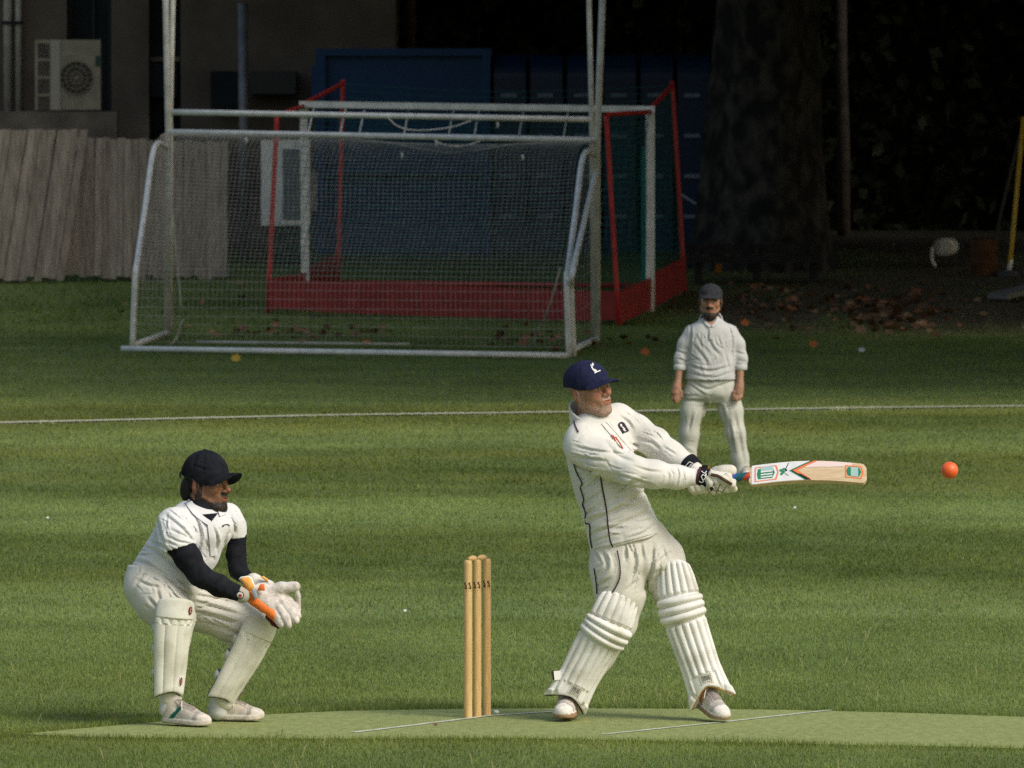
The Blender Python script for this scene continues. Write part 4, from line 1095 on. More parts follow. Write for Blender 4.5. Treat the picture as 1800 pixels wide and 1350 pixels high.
tag(mesh_obj('cricket_ball', v, f, M_ball, loc=bc_), 'bright orange cricket ball in the air right of the bat', 'ball')
# stumps
M_stump = mat('ash_wood', (0.62, 0.40, 0.16), (0.72, 0.50, 0.23), scale=10, rough=0.5, stretch=(10, 10, 1.2), bump=0.08, bscale=60)
M_stump2 = mat('ash_wood_red', (0.60, 0.36, 0.14), (0.71, 0.48, 0.215), scale=10, rough=0.5, stretch=(10, 10, 1.0), bump=0.08, bscale=60)
M_brand = mat('burnt_mark', (0.10, 0.045, 0.015), rough=0.8)
tops = []
for i, (px, py, lab) in enumerate(((822.5, 1263.5, 'leftmost of the three wooden stumps, nearest the keeper'), (838.5, 1262, 'middle one of the three wooden stumps'), (855.5, 1259.5, 'rightmost of the three wooden stumps, nearest the batter'))):
    g = G(px, py); R = 0.0192; hgt = 0.711
    st = empty('cricket_stump', (g[0], g[1], 0)); tag(st, lab, 'stump', 'stumps of the wicket')
    prof = [(-.05, R*.9), (0.0, R), (hgt-.02, R), (hgt-.006, R*.93), (hgt-.001, R*.72), (hgt, R*.5)]
    n = 20; v = []; 
    for z, r in prof:
        for k in range(n): v.append((g[0]+r*math.cos(2*math.pi*k/n), g[1]+r*math.sin(2*math.pi*k/n), z))
    f = [(a*n+k, a*n+(k+1) % n, (a+1)*n+(k+1) % n, (a+1)*n+k) for a in range(len(prof)-1) for k in range(n)] + [tuple((len(prof)-1)*n+k for k in range(n))]
    mesh_obj('shaft', v, f, M_stump2 if i == 2 else M_stump, st)
    mb = MB()
    for da in (-1.75, -0.55):
        def pt(a, z): 
            aa = -math.pi/2 + .25 + (da+.8)*0.9 + a/R; return (g[0]+(R+.0008)*math.cos(aa), g[1]+(R+.0008)*math.sin(aa), z)
        for (a0, z0, a1, z1) in ((-.007, .610, -.003, .601), (-.003, .612, .001, .596), (.0015, .600, .006, .597), (-.001, .596, .003, .581), (.004, .594, .007, .580), (-.006, .590, -.003, .583), (-.007, .573, .007, .5712)):
            mb.add([pt(a0, z1), pt(a1, z1), pt(a1, z0), pt(a0, z0)], [(0, 1, 2, 3)])
    mb.build('maker_mark', M_brand, st)
    tops.append(np.array([g[0], g[1], hgt]))
for i, lab in ((0, 'turned wooden bail on the left and middle stumps'), (1, 'turned wooden bail on the middle and right stumps')):
    a, b = tops[i], tops[i+1]; dv = b-a; a = a+dv*.06; b = b-dv*.06; a = a+np.array([0, 0, .006]); b = b+np.array([0, 0, .006])
    ts = [0, .03, .10, .14, .2, .3, .5, .7, .8, .86, .90, .97, 1]; rr = [.004, .006, .006, .0055, .010, .0125, .0135, .0125, .010, .0055, .006, .006, .004]
    o = MB().tube([a+(b-a)*t for t in ts], rr, 14).build('bail', M_stump, smooth=True, loc=(a+b)/2); tag(o, lab, 'bail', 'bails on the stumps')
# ------------------------------------------------------------------ the wicket keeper
K = Fig(330, 39.66, 'wicket keeper in white polo shirt and black cap crouching with open orange gloves', 'cricket players on the field')
W_ = K.W
k_head = Frame(W_(363, 853, 0.0), (0.86, -0.50, -0.08), (0.03, 0.0, 1.0), 1.03)
k_skin = (0.235, 0.115, 0.062)
neck = K.ch([(358, 868, 0.0, .064), (352, 925, 0.02, .075)], .02)
Vh, Qh = sdf_mesh(union([k_head.wrap(head_sdf(0.0008)), neck], .02), *K.bb(305, 780, 430, 935, -.22, .2), .0029)
hc = head_colour(k_head, k_skin, (0.012, 0.010, 0.010), 1.0, (0.012, 0.010, 0.010), hair=(0.010, 0.009, 0.010), flush=.3)
body = union([K.ch([(350, 925, .0, .08), (330, 965, 0, .10), (275, 1030, 0, .11)], .05),
              K.ch([(306, 935, -.13, .04), (346, 1010, -.20, .034), (415, 1042, -.16, .026), (440, 1050, -.135, .022)], .01),
              K.ch([(412, 918, .11, .03), (415, 940, .12, .028), (414, 975, .11, .028), (418, 1002, .09, .026), (440, 1026, .015, .022)], .01),
              K.ch([(264, 1035, -.07, .09), (312, 1090, -.17, .065), (298, 1225, -.16, .030)], .03),
              K.ch([(295, 1045, .07, .09), (448, 1100, .07, .065), (392, 1228, .06, .030)], .03)], .03)
Vb, Qb = sdf_mesh(body, *K.bb(215, 890, 470, 1262, -.28, .24), .012)
mesh_obj('body', np.vstack([Vh, Vb]), np.vstack([Qh, Qb+len(Vh)]), M_skin, K.root, cols=np.vstack([hc(Vh), np.tile(k_skin, (len(Vb), 1))]))
hair = k_head.wrap(union([ellipsoid((0, -.078, -.028), (.066, .042, .058)), ellipsoid((0, -.060, .0), (.074, .05, .05))], .02))
K.part('hair', hair, (305, 820, 370, 905, -.15, .15), .004, mat('black_hair', (0.008, 0.007, 0.008), (0.016, 0.014, 0.014), scale=120, rough=.7, bump=.8, bscale=300), folds([((.1, .1, 1), .012, 3, 1)], .004))
cf = k_head.wrap(cap_sdf(brim=.168, droop=-.08, curve=8.0, line=.032, slope=-.06, tall=.106, lift=.016))
cap = K.part('cap', cf, (300, 775, 435, 880, -.22, .2), .003, M_black, creases([([(347, 797), (341, 812), (338, 826)], 4, .0022), ([(365, 794), (371, 812), (382, 826)], 4, .0018), ([(336, 818), (350, 822), (366, 828)], 4, .0020)], fine=1))
MB().tube(bez([W_(321, 828, 0), W_(316, 832, 0), W_(317, 840, 0)], 4), .004, 6).build('cap_strap', M_black, cap, smooth=True)
# polo shirt
torso = K.lo([(884, 316, 368, .02, .06), (898, 298, 396, .02, .11), (914, 283, 414, .01, .145), (938, 265, 410, 0, .16), (965, 249, 392, 0, .155), (992, 233, 380, 0, .15), (1015, 224, 362, 0, .15), (1045, 222, 340, 0, .14)], .0, 2.2)
yoke = K.ch([(308, 926, -.12, .076), (350, 917, .0, .085), (398, 911, .12, .056)], .04)
sl_n = K.ch([(306, 925, -.12, .082), (310, 945, -.155, .080), (316, 972, -.175, .073)], .03)
sl_f = K.ch([(400, 908, .12, .060), (408, 926, .125, .056), (416, 956, .12, .045)], .03)
sl_n = cut(sl_n, plane_below(W_(314, 964, -.17), np.array([.25, -.1, -1.0])), .004); sl_f = cut(sl_f, plane_below(W_(418, 946, .12), np.array([.05, 0, -1.0])), .004)
tb_ = cut(union([torso, yoke], .05), K.hemcut((222, 1007), (346, 1033)), .006)
shirt = lambda x, y, z: smin(smin(tb_(x, y, z), sl_n(x, y, z), .022), sl_f(x, y, z), .02)
tdir = lambda a, b: np.array([b[0]-a[0], 0, -(b[1]-a[1])], float)
fA = folds([(tdir((290, 1010), (340, 930)), .05, 4, .8), (tdir((350, 920), (370, 1000)), .036, 4, 1.0), (tdir((250, 980), (310, 960)), .05, 3, .5)], .0075, 4.0)
fN = folds([(tdir((290, 930), (335, 955)), .030, 3, 1.0)], .006, 1.0)
CRk = creases([([(274, 908), (280, 936), (288, 962)], 4, .007), ([(290, 906), (320, 930), (338, 952)], 4, .008), ([(290, 940), (312, 952), (338, 957)], 3, .005), ([(286, 950), (312, 961)], 3, .004), ([(296, 930), (318, 940), (334, 948)], 3, .004),
    ([(330, 888), (348, 920), (356, 950)], 4, .007), ([(344, 912), (352, 940), (348, 972)], 4, .007), ([(374, 926), (381, 950), (376, 972)], 4, .007), ([(392, 896), (409, 920), (412, 938)], 4, .006), ([(400, 936), (391, 958)], 4, .006), ([(360, 952), (371, 968), (374, 985)], 4, .006), ([(402, 905), (416, 925)], 3, .003),
    ([(270, 926), (256, 950), (240, 972)], 5, .006), ([(248, 960), (284, 976), (312, 1000)], 5, .008), ([(236, 986), (262, 994), (298, 1018)], 5, .008), ([(262, 950), (290, 965), (320, 990)], 4, .005), ([(330, 970), (340, 1000)], 4, .006), ([(352, 980), (350, 1010)], 4, .005), ([(226, 1000), (250, 1008)], 4, .004)], base=folds([(tdir((290, 1010), (340, 930)), .06, 3, 1.0)], .0025, 4.0))
def disp_k(x, y, z): return CRk(x, y, z)
so = K.part('polo_shirt', shirt, (210, 865, 445, 1050, -.30, .24), .0046, M_white, disp_k)
# open collar: two flaps and the black undershirt in the neck
c0, c1 = W_(352, 925, .01), W_(356, 868, .0); cd = c1-c0
ring_o, ring_i = rcone(c0, c1, .108, .078), rcone(c0, c1+cd*.2, .098, .066)
sector = lambda x, y, z: -((x-c0[0])*.80 + (y-c0[1])*(-.60)) - (-.052) if False else ((x-c0[0])*.80 + (y-c0[1])*(-.60) - .050)
colr = cut(cut(cut(minus(ring_o, ring_i, .003), plane_below(W_(352, 899, 0), cd+np.array([.055, -.045, 0])), .004), plane_below(W_(352, 922, 0), -cd), .004), sector, .006)
K.part('collar', colr, (300, 860, 410, 945, -.16, .16), .0036, M_white, parent=so)
K.part('undershirt_neck', chain([W_(356, 885, 0), W_(357, 930, -.03)], [.070, .088], .02), (310, 870, 405, 945, -.14, .14), .005, M_black)
dc = K.dec(shirt, .0075)
dc.poly(('neck_opening', M_black), [(352, 905), (383, 902), (368, 921)], .006)
dc.strip(('placket', M_white), [(368, 918), (371, 940), (373, 962), (374, 978)], 9, 6, .007)
dc.poly(('collar_flap', M_white), [(383, 899), (396, 896), (397, 904), (386, 908)], .012)
dc.strip(('collar_flap', M_white), [(328, 880), (340, 898), (356, 912), (368, 920)], 9, 6, .012)
dc.strip(('button', mat('button_grey', (.45, .45, .45), rough=.4)), [(366.5, 948), (368.5, 948)], 2.4, 3, .012); dc.strip(('button', MATS['button_grey'], 2), [(367.5, 966), (369.5, 966)], 2.4, 3, .012)
for l in ([(390, 925), (394, 923), (399, 922.5), (404, 924)], [(393, 924), (391.5, 926.5)]): dc.strip(('chest_logo', M_dkpipe), l, 1.6, 4, .005)
dc.build(so)
# black sleeves
up_n = chain(K.pts([(316, 958, -.172), (330, 982, -.19), (350, 1012, -.20), (384, 1030, -.18), (420, 1045, -.155)]), [.062, .056, .047, .044, .036], .03)
up_f = chain(K.pts([(417, 940, .12), (414, 975, .11), (418, 1002, .09), (440, 1024, .02)]), [.040, .040, .037, .033], .03)
K.part('black_sleeve', up_n, (285, 945, 435, 1070, -.28, -.08), .005, M_black, folds([((.4, 0, 1), .03, 2, 1)], .003))
K.part('black_sleeve', up_f, (390, 930, 455, 1045, -.05, .2), .005, M_black, folds([((.4, 0, 1), .03, 2, 1)], .003))
# trousers
tn = K.ch([(262, 1034, -.05, .108), (282, 1058, -.10, .112), (305, 1085, -.16, .092), (304, 1120, -.16, .072), (300, 1170, -.15, .062), (298, 1228, -.15, .052)], .03)
tf = K.ch([(290, 1042, .06, .11), (350, 1068, .08, .105), (405, 1090, .08, .098), (446, 1104, .07, .080), (428, 1150, .06, .068), (392, 1232, .05, .052)], .03)
hp = K.lo([(995, 224, 340, 0, .13), (1020, 221, 350, 0, .15), (1050, 226, 345, 0, .15), (1080, 250, 320, 0, .10)])
trs = lambda x, y, z: smin(smin(tn(x, y, z), tf(x, y, z), .02), hp(x, y, z), .04)
fT = creases([([(342, 1047), (378, 1053), (422, 1064)], 4, .007), ([(347, 1062), (382, 1070), (424, 1083)], 5, .008), ([(347, 1076), (384, 1087), (416, 1095)], 5, .008), ([(356, 1093), (396, 1107), (426, 1118)], 5, .007), ([(256, 1005), (236, 1029)], 4, .007), ([(287, 1007), (318, 1038), (335, 1048)], 5, .010), ([(273, 1029), (282, 1066)], 5, .006),
    ([(240, 1020), (262, 1030), (290, 1034)], 4, .006), ([(300, 1030), (325, 1056)], 4, .005), ([(258, 1050), (280, 1075)], 4, .005), ([(340, 1058), (372, 1062)], 3, .004), ([(400, 1120), (425, 1122)], 3, .005)], base=folds([(tdir((280, 1040), (440, 1090)), .06, 3, 1.0)], .003, 3.0))
K.part('trousers', trs, (212, 990, 480, 1248, -.30, .24), .0055, M_trouser, fT)
# pads
k1 = Pad(K, [(316, 1052, -.255, .084), (312, 1085, -.262, .090), (308, 1120, -.255, .088), (304, 1170, -.235, .078), (300, 1222, -.225, .068)], (0.46, -0.88, 0.04), .95, style='keeper', drop=.03, matl=M_padk)
k2 = Pad(K, [(470, 1090, -.03, .080), (458, 1118, -.04, .086), (440, 1155, -.04, .084), (413, 1200, -.03, .074), (392, 1234, -.02, .066)], (0.66, -0.74, 0.10), .95, style='keeper', drop=.03, matl=M_padk)
for p in (k1, k2):
    p.piping(M_dkpipe, .80)
    for v in (.34, .55, .80): p.strap(v, M_padk, depth=.085, hw=.018)
M_lgrey = mat('maroon_badge', (0.20, 0.025, 0.02), rough=.6)
sgn = 1 if k1.pos(np.array([.5]), np.array([.5]), np.array([0.]))[0][0] > k1.pos(np.array([-.5]), np.array([.5]), np.array([0.]))[0][0] else -1
for p, us in ((k1, (.42, .40)), (k2, (.86, .80))):
    for (u, v, r) in ((us[0], .115, .030), (us[1], .865, .030)):
        ru = r*2.05; u *= sgn
        if v > .5: p.label('badge_patch', [[(u-ru*1.6, v-r*1.9), (u+ru*1.6, v-r*1.9), (u+ru*1.6, v+r*1.5), (u-ru*1.6, v+r*1.5)]], M_whitetrim, .003)
        p.label('badge', disc(u, v, ru*1.5, r*1.5), M_lgrey, .005)
        p.label('badge_letter', [[(u+(q[0]-u)*sgn, q[1]) for q in c] for c in letter_c(u, v, ru*.75, r*.75)], mat('badge_pale', (.62, .45, .40), rough=.6), .007)
# shoes and socks
shoe(K, W_(287, 1272, -.14)*np.array([1, 1, 0])+np.array([0, 0, .012]), (0.80, -0.58, -0.06), (.05, 0, 1), .92, upper=(.60, .53, .45), toe=(.66, .60, .53), sole=(.58, .52, .44), tread=(.30, .25, .2), flash=(.01, .14, .10))
shoe(K, W_(366, 1268, .10)*np.array([1, 1, 0])+np.array([0, 0, .006]), (0.96, -0.26, 0.0), (0, 0, 1), .92, upper=(.60, .53, .45), toe=(.66, .60, .53), sole=(.58, .52, .44), tread=(.30, .25, .2), flash=(.06, .08, .11))
for q in ((297, 1236, -.15), (386, 1240, .05)):
    a = W_(*q); K.part('sock', rcone(a+np.array([.012, 0, .06]), a-np.array([.008, 0, .03]), .046, .040), (q[0]-34, q[1]-40, q[0]+34, q[1]+38, q[2]-.07, q[2]+.07), .008, mat('white_sock', (.6, .6, .6), rough=.9))
# gloves: the near one shows its palm, fingers down and thumb out
palm = union([rcone(W_(455, 1042, -.13), W_(480, 1062, -.13), .042, .050, np.array([.35, -.9, .25]), .62), rcone(W_(470, 1040, -.12), W_(492, 1052, -.12), .038, .040, np.array([.35, -.9, .25]), .6)], .02)
fing = [chain(K.pts(l), r, .006) for l, r in (
    ([(480, 1072, -.14), (489, 1088, -.155), (493, 1099, -.165)], [.020, .0185, .016]),
    ([(487, 1066, -.14), (501, 1086, -.16), (507, 1099, -.172)], [.021, .020, .017]),
    ([(494, 1058, -.13), (511, 1078, -.15), (519, 1092, -.165)], [.021, .020, .017]),
    ([(500, 1052, -.11), (518, 1066, -.12), (523, 1084, -.13)], [.019, .018, .015]))]
thumb = chain(K.pts([(476, 1040, -.12), (495, 1034, -.125), (519, 1032, -.13)]), [.024, .026, .021], .01)
web = chain(K.pts([(519, 1034, -.125), (524, 1050, -.12), (525, 1072, -.125)]), [.013, .010, .010], .01)
fingers_k = lambda x, y, z: np.minimum(np.minimum(fing[0](x, y, z), fing[1](x, y, z)), np.minimum(fing[2](x, y, z), fing[3](x, y, z)))
gk = lambda x, y, z: smin(smin(smin(palm(x, y, z), fingers_k(x, y, z), .006), thumb(x, y, z), .012), web(x, y, z), .006)
g1 = K.part('keeping_glove', gk, (425, 1005, 540, 1120, -.23, -.04), .0034, M_leather, folds([((.7, .1, -.7), .022, 3, 1.0), ((1, 0, .3), .03, 3, .7)], .0035))
# orange finger backs along the lower edge and the cuff
ob = union([chain(K.pts([(434, 1036, -.15), (446, 1056, -.14), (462, 1068, -.145), (476, 1078, -.15), (486, 1090, -.15)]), [.020, .024, .022, .021, .017], .01)], .01)
K.part('glove_back', ob, (420, 1020, 505, 1105, -.21, -.08), .0036, M_orange, folds([((-.5, 0, -.7), .02, 1.5, 1)], .003), parent=g1)
K.part('glove_finger_guard', chain(K.pts([(470, 1085, -.13), (480, 1096, -.13), (488, 1103, -.14)]), [.012, .012, .009], .01), (455, 1070, 500, 1118, -.18, -.09), .0034, M_maroon, parent=g1)
cuff_f = rcone(W_(431, 1033, -.14), W_(437, 1037, -.138), .036, .038, np.array([1, 0, -.5])/1.118, .42)
K.part('wrist_cuff', rcone(W_(420, 1043, -.16), W_(425, 1047, -.158), .032, .036), (400, 1020, 445, 1070, -.22, -.1), .004, mat('cuff_grey', (.40, .38, .32), rough=.8), parent=g1)
dq = K.dec(rcone(W_(420, 1043, -.16), W_(425, 1047, -.158), .032, .036), .003)
dq.poly(('cuff_badge_ring', M_dkpipe), [(421+7.5*math.cos(t), 1047+7*math.sin(t)) for t in np.linspace(0, 6.283, 10)[:-1]]); dq.poly(('cuff_badge_field', M_padk), [(421+5.8*math.cos(t), 1047+5.4*math.sin(t)) for t in np.linspace(0, 6.283, 10)[:-1]], .005); dq.poly(('cuff_badge', M_red), [(421.5+3.2*math.cos(t), 1048+3.2*math.sin(t)) for t in np.linspace(0, 6.283, 9)[:-1]], .007)
dq.build(g1)
def flap(name, pts, dys, m, par, th=.012):
    a = np.array([W_(x, y, d_) for (x, y), d_ in zip(pts, dys)]); c = a.mean(0); k = len(a)
    nrm = np.cross(a[1]-a[0], a[2]-a[0]); nrm /= np.linalg.norm(nrm); nrm = nrm if nrm[1] < 0 else -nrm
    r2 = c+(a-c)*.86 + nrm*th; vs = np.vstack([a-nrm*th*.3, a+nrm*th*.6, r2, (c+nrm*th*1.25)[None]])
    f = [(i, (i+1) % k, k+(i+1) % k, k+i) for i in range(k)] + [(k+i, k+(i+1) % k, 2*k+(i+1) % k, 2*k+i) for i in range(k)] + [(2*k+i, 2*k+(i+1) % k, 3*k) for i in range(k)] + [tuple(range(k))[::-1]]
    return mesh_obj(name, vs, f, m, par)
flap('cuff_flap_edge', [(418.5, 1018), (423, 1014.5), (436, 1012.5), (442, 1016), (449.5, 1034), (440, 1042), (436, 1040)], [-.15]*7, M_whitetrim, g1, .010)
flap('cuff_flap', [(421, 1019), (425, 1016), (436, 1014.5), (440, 1018), (446.5, 1033), (439, 1039), (435, 1037)], [-.16]*7, M_amber, g1, .014)
flap('palm_tab', [(452, 1039), (456, 1028), (464, 1027), (465, 1039)], [-.18]*4, M_orange, g1, .010)
flap('cuff_side', [(440, 1038), (449, 1036), (453, 1050), (447, 1056)], [-.178]*4, mat('grey_blue_strap', (.30, .33, .36), rough=.7), g1, .006)
# the far glove behind
gf = union([rcone(W_(445, 1022, .0), W_(470, 1036, -.03), .036, .036), rcone(W_(470, 1034, -.03), W_(492, 1060, -.05), .034, .028), rcone(W_(492, 1060, -.05), W_(512, 1084, -.07), .022, .017), rcone(W_(500, 1062, -.04), W_(519, 1078, -.05), .02, .016)], .012)
g2 = K.part('keeping_glove', gf, (425, 1003, 530, 1100, -.12, .05), .0045, M_glove)
flap('cuff_flap', [(457, 1014), (462, 1013), (470, 1018), (471, 1024), (464, 1020)], [-.055]*5, M_amber, g2, .008)
# ------------------------------------------------------------------ the fielder near the boundary
E = Fig(1255, 62.3, 'bearded fielder in pale shirt and trousers standing behind the batter', 'cricket players on the field')
W_ = E.W
e_head = Frame(W_(1249, 530, -.03), (-.06, -1, -.06), (.02, -.10, 1.0), .98)
e_skin = (0.33, 0.18, 0.11)
neck = E.ch([(1249, 548, 0, .054), (1250, 580, .02, .062)], .02)
Vh, Qh = sdf_mesh(union([e_head.wrap(head_sdf(.006)), neck], .02), *E.bb(1220, 490, 1280, 590, -.2, .18), .0034)
hc = head_colour(e_head, e_skin, (.010, .008, .008), 1.0, (.012, .010, .010), hair=(.010, .009, .009), flush=.3)
body = union([E.ch([(1250, 585, 0, .08), (1250, 620, 0, .10), (1251, 680, 0, .085)], .05),
              E.ch([(1226, 695, 0, .06), (1212, 762, -.01, .04), (1208, 830, 0, .03)], .01), E.ch([(1277, 695, 0, .06), (1293, 762, -.01, .04), (1306, 832, 0, .03)], .01)], .03)
Vb, Qb = sdf_mesh(body, *E.bb(1195, 565, 1325, 842, -.16, .16), .013)
Vs, Qs, Cs = [Vh, Vb], [Qh, Qb], [hc(Vh), np.tile(e_skin, (len(Vb), 1))]
def bare_arm(l, r, hand):
    a = chain(E.pts(l), r, .02); fs = [chain(E.pts(q), rr, .006) for q, rr in hand]
    f = lambda x, y, z: smin(a(x, y, z), union(fs, .0015)(x, y, z), .005)
    return f
fR = bare_arm([(1214, 592, 0), (1197, 630, -.02), (1191, 676, -.07), (1189, 684, -.08)], [.024, .026, .025, .027], [
    ([(1190, 682, -.08), (1188, 691, -.085)], [.034, .036]),
    ([(1184, 693, -.095), (1183.5, 700, -.10), (1186, 706, -.11)], [.0115, .0105, .0085]), ([(1187, 694, -.105), (1187, 702, -.112), (1189, 708, -.115)], [.0115, .0105, .0085]),
    ([(1190, 694, -.105), (1190.5, 701, -.112), (1192, 706, -.112)], [.0115, .0105, .0085]), ([(1193, 692, -.10), (1194.5, 698, -.105), (1195, 703, -.105)], [.0115, .0105, .009]),
    ([(1194, 684, -.09), (1197.5, 690, -.10), (1198, 697, -.105)], [.0135, .0125, .011])])
fL = bare_arm([(1287, 592, 0), (1302, 630, -.02), (1301, 676, -.07), (1300, 684, -.08)], [.024, .026, .025, .027], [
    ([(1300, 682, -.08), (1298, 691, -.085)], [.034, .036]),
    ([(1304, 691, -.095), (1303, 698, -.11), (1299, 703, -.12)], [.0118, .0110, .0095]), ([(1301, 693, -.105), (1299, 700, -.12), (1295, 704, -.125)], [.0118, .0110, .0095]),
    ([(1297, 693, -.105), (1294, 700, -.12), (1290.5, 703, -.12)], [.0118, .0110, .0095]), ([(1294, 691, -.10), (1291, 697, -.11), (1288, 700, -.11)], [.0115, .011, .010]),
    ([(1295, 684, -.09), (1291, 689, -.10), (1289, 695, -.105)], [.0135, .0125, .011])])
for f, bx in ((fR, (1175, 570, 1222, 716, -.16, .08)), (fL, (1280, 570, 1318, 716, -.17, .08))):
    V, Q = sdf_mesh(f, *E.bb(*bx), .0045); Vs.append(V); Qs.append(Q); Cs.append(np.tile(e_skin, (len(V), 1)))
off_ = 0; Qo = []
for V, Q in zip(Vs, Qs): Qo.append(Q+off_); off_ += len(V)
mesh_obj('body', np.vstack(Vs), np.vstack(Qo), M_skin, E.root, cols=np.vstack(Cs))
cap = E.part('cap', e_head.wrap(cap_sdf(brim=.138, droop=.40, curve=4.0, line=.042, slope=.10, tall=.082)), (1215, 492, 1285, 545, -.22, .16), .0036, M_charcoal)
torso = E.lo([(556, 1238, 1262, 0, .055), (563, 1228, 1271, 0, .08), (572, 1215, 1284, 0, .105), (581, 1209, 1290, 0, .118), (595, 1207, 1295, 0, .125), (620, 1208, 1294, 0, .13), (645, 1208, 1293, 0, .135), (672, 1205, 1295, 0, .14)])
slR = E.ch([(1216, 583, 0, .050), (1204, 605, -.005, .046), (1196.5, 630, -.015, .041), (1194.5, 655, -.03, .039)], .03); slL = E.ch([(1285, 583, 0, .050), (1297, 605, -.005, .046), (1303, 630, -.015, .041), (1304, 655, -.03, .039)], .03)
tb_ = cut(torso, E.hemcut((1200, 667), (1300, 667)), .006)
cutR = cut(slR, plane_below(W_(1195, 648, -.03), np.array([0, 0, -1.0])), .004); cutL = cut(slL, plane_below(W_(1304, 648, -.03), np.array([0, 0, -1.0])), .004)
shirt = lambda x, y, z: smin(smin(tb_(x, y, z), cutR(x, y, z), .025), cutL(x, y, z), .025)
fF = creases([([(1214, 566), (1214, 592), (1211, 632)], 3, .010), ([(1279, 568), (1287, 595), (1286, 630)], 3, .010), ([(1243, 581), (1251, 608), (1267, 626)], 4, .010), ([(1219, 606), (1238, 629), (1246, 647)], 4, .010), ([(1211, 643), (1249, 652), (1285, 643)], 3.5, .011), ([(1210, 655), (1251, 664), (1289, 653)], 3, .009), ([(1257, 629), (1243, 647)], 4, .008), ([(1187, 616), (1209, 624)], 3, .008), ([(1190, 630), (1207, 636)], 3, .008), ([(1294, 619), (1312, 624)], 3, .008), ([(1295, 632), (1312, 636)], 3, .006), ([(1225, 590), (1236, 612)], 3, .007), ([(1262, 590), (1268, 612)], 3, .007), ([(1275, 620), (1282, 650)], 3, .007), ([(1230, 640), (1236, 660)], 3, .006)], base=folds([((.3, 0, 1), .07, 3, 1.0)], .004, 6.0), gain=.6)
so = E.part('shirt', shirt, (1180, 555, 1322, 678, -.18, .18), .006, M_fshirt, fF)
for (px, dy) in ((1195.5, -.028), (1302.5, -.028)):
    c = W_(px, 646, dy); MB().tube([c+np.array([0, 0, .020]), c+np.array([0, 0, .016]), c-np.array([0, 0, .014]), c-np.array([0, 0, .018])], [.040, .045, .045, .040], 20).build('cuff', M_fshirt, so, smooth=True)
c0, c1 = W_(1250, 573, .01), W_(1249, 549, 0); cd = c1-c0
colr = cut(cut(minus(rcone(c0, c1, .092, .076), rcone(c0, c1+cd*.4, .082, .060), .003), plane_below(W_(1250, 560, 0), cd+np.array([0, -.07, 0])), .004), plane_below(W_(1250, 573, 0), -cd), .004)
E.part('collar', colr, (1220, 545, 1280, 585, -.13, .13), .0045, M_fshirt, parent=so)
dc = E.dec(shirt, .009)
dc.poly(('neck_opening', mat('skin_open_neck', e_skin, rough=.6)), [(1241, 565), (1258, 565), (1251, 575)], .011)
for l in ([(1236, 559), (1241, 567), (1249, 574)], [(1263, 559), (1259, 567), (1252, 574)]): dc.strip(('collar_flap', M_fshirt), l, 4.5, 5, .016)
dc.strip(('placket', M_fshirt), [(1250.5, 576), (1250.5, 586), (1250, 596)], 5.5, 4, .011)
for y in (585, 592): dc.strip(('button', M_whitetrim, y), [(1249.5, y), (1251.5, y)], 1.6, 3, .015)
dc.build(so)
lR = E.ch([(1224, 697, 0, .090), (1217.5, 722, -.01, .080), (1212, 762, -.01, .067), (1208, 805, 0, .058), (1208, 836, 0, .056)], .03); lL = E.ch([(1278, 697, 0, .090), (1285.5, 722, -.01, .080), (1293, 762, -.01, .067), (1301, 805, 0, .061), (1306, 836, 0, .060)], .03)
hp = E.lo([(655, 1214, 1289, 0, .11), (675, 1207, 1296, 0, .12), (695, 1204, 1299, 0, .12), (708, 1215, 1290, 0, .08)])
trs = lambda x, y, z: smin(smin(lR(x, y, z), lL(x, y, z), .012), hp(x, y, z), .03)
trs = cut(trs, plane_below(W_(1255, 838, 0), np.array([0, 0, -1.0])), .006)
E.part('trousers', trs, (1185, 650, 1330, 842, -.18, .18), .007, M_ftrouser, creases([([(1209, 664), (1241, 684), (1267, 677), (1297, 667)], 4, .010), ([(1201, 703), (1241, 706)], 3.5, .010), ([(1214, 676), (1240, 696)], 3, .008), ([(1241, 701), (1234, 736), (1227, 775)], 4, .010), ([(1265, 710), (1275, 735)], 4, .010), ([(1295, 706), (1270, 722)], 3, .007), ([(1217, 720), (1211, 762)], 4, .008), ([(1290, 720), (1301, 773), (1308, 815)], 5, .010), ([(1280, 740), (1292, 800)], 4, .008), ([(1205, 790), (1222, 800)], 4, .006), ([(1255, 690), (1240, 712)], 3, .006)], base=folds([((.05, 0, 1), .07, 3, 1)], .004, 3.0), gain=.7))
MB().tube([W_(1191, 677, -.07)+np.array([.032*math.cos(t), .032*math.sin(t), 0]) for t in np.linspace(0, 6.283, 14)], .004, 5).build('wrist_thread', M_red, E.root, smooth=True)
for px, fx in ((1210, -.15), (1307, .15)):
    h_ = W_(px, 840, .10); shoe(E, np.array([h_[0]-fx*.05, h_[1], 0.004]), (fx, -1, 0), sc=.95, laces=False, h=.006)
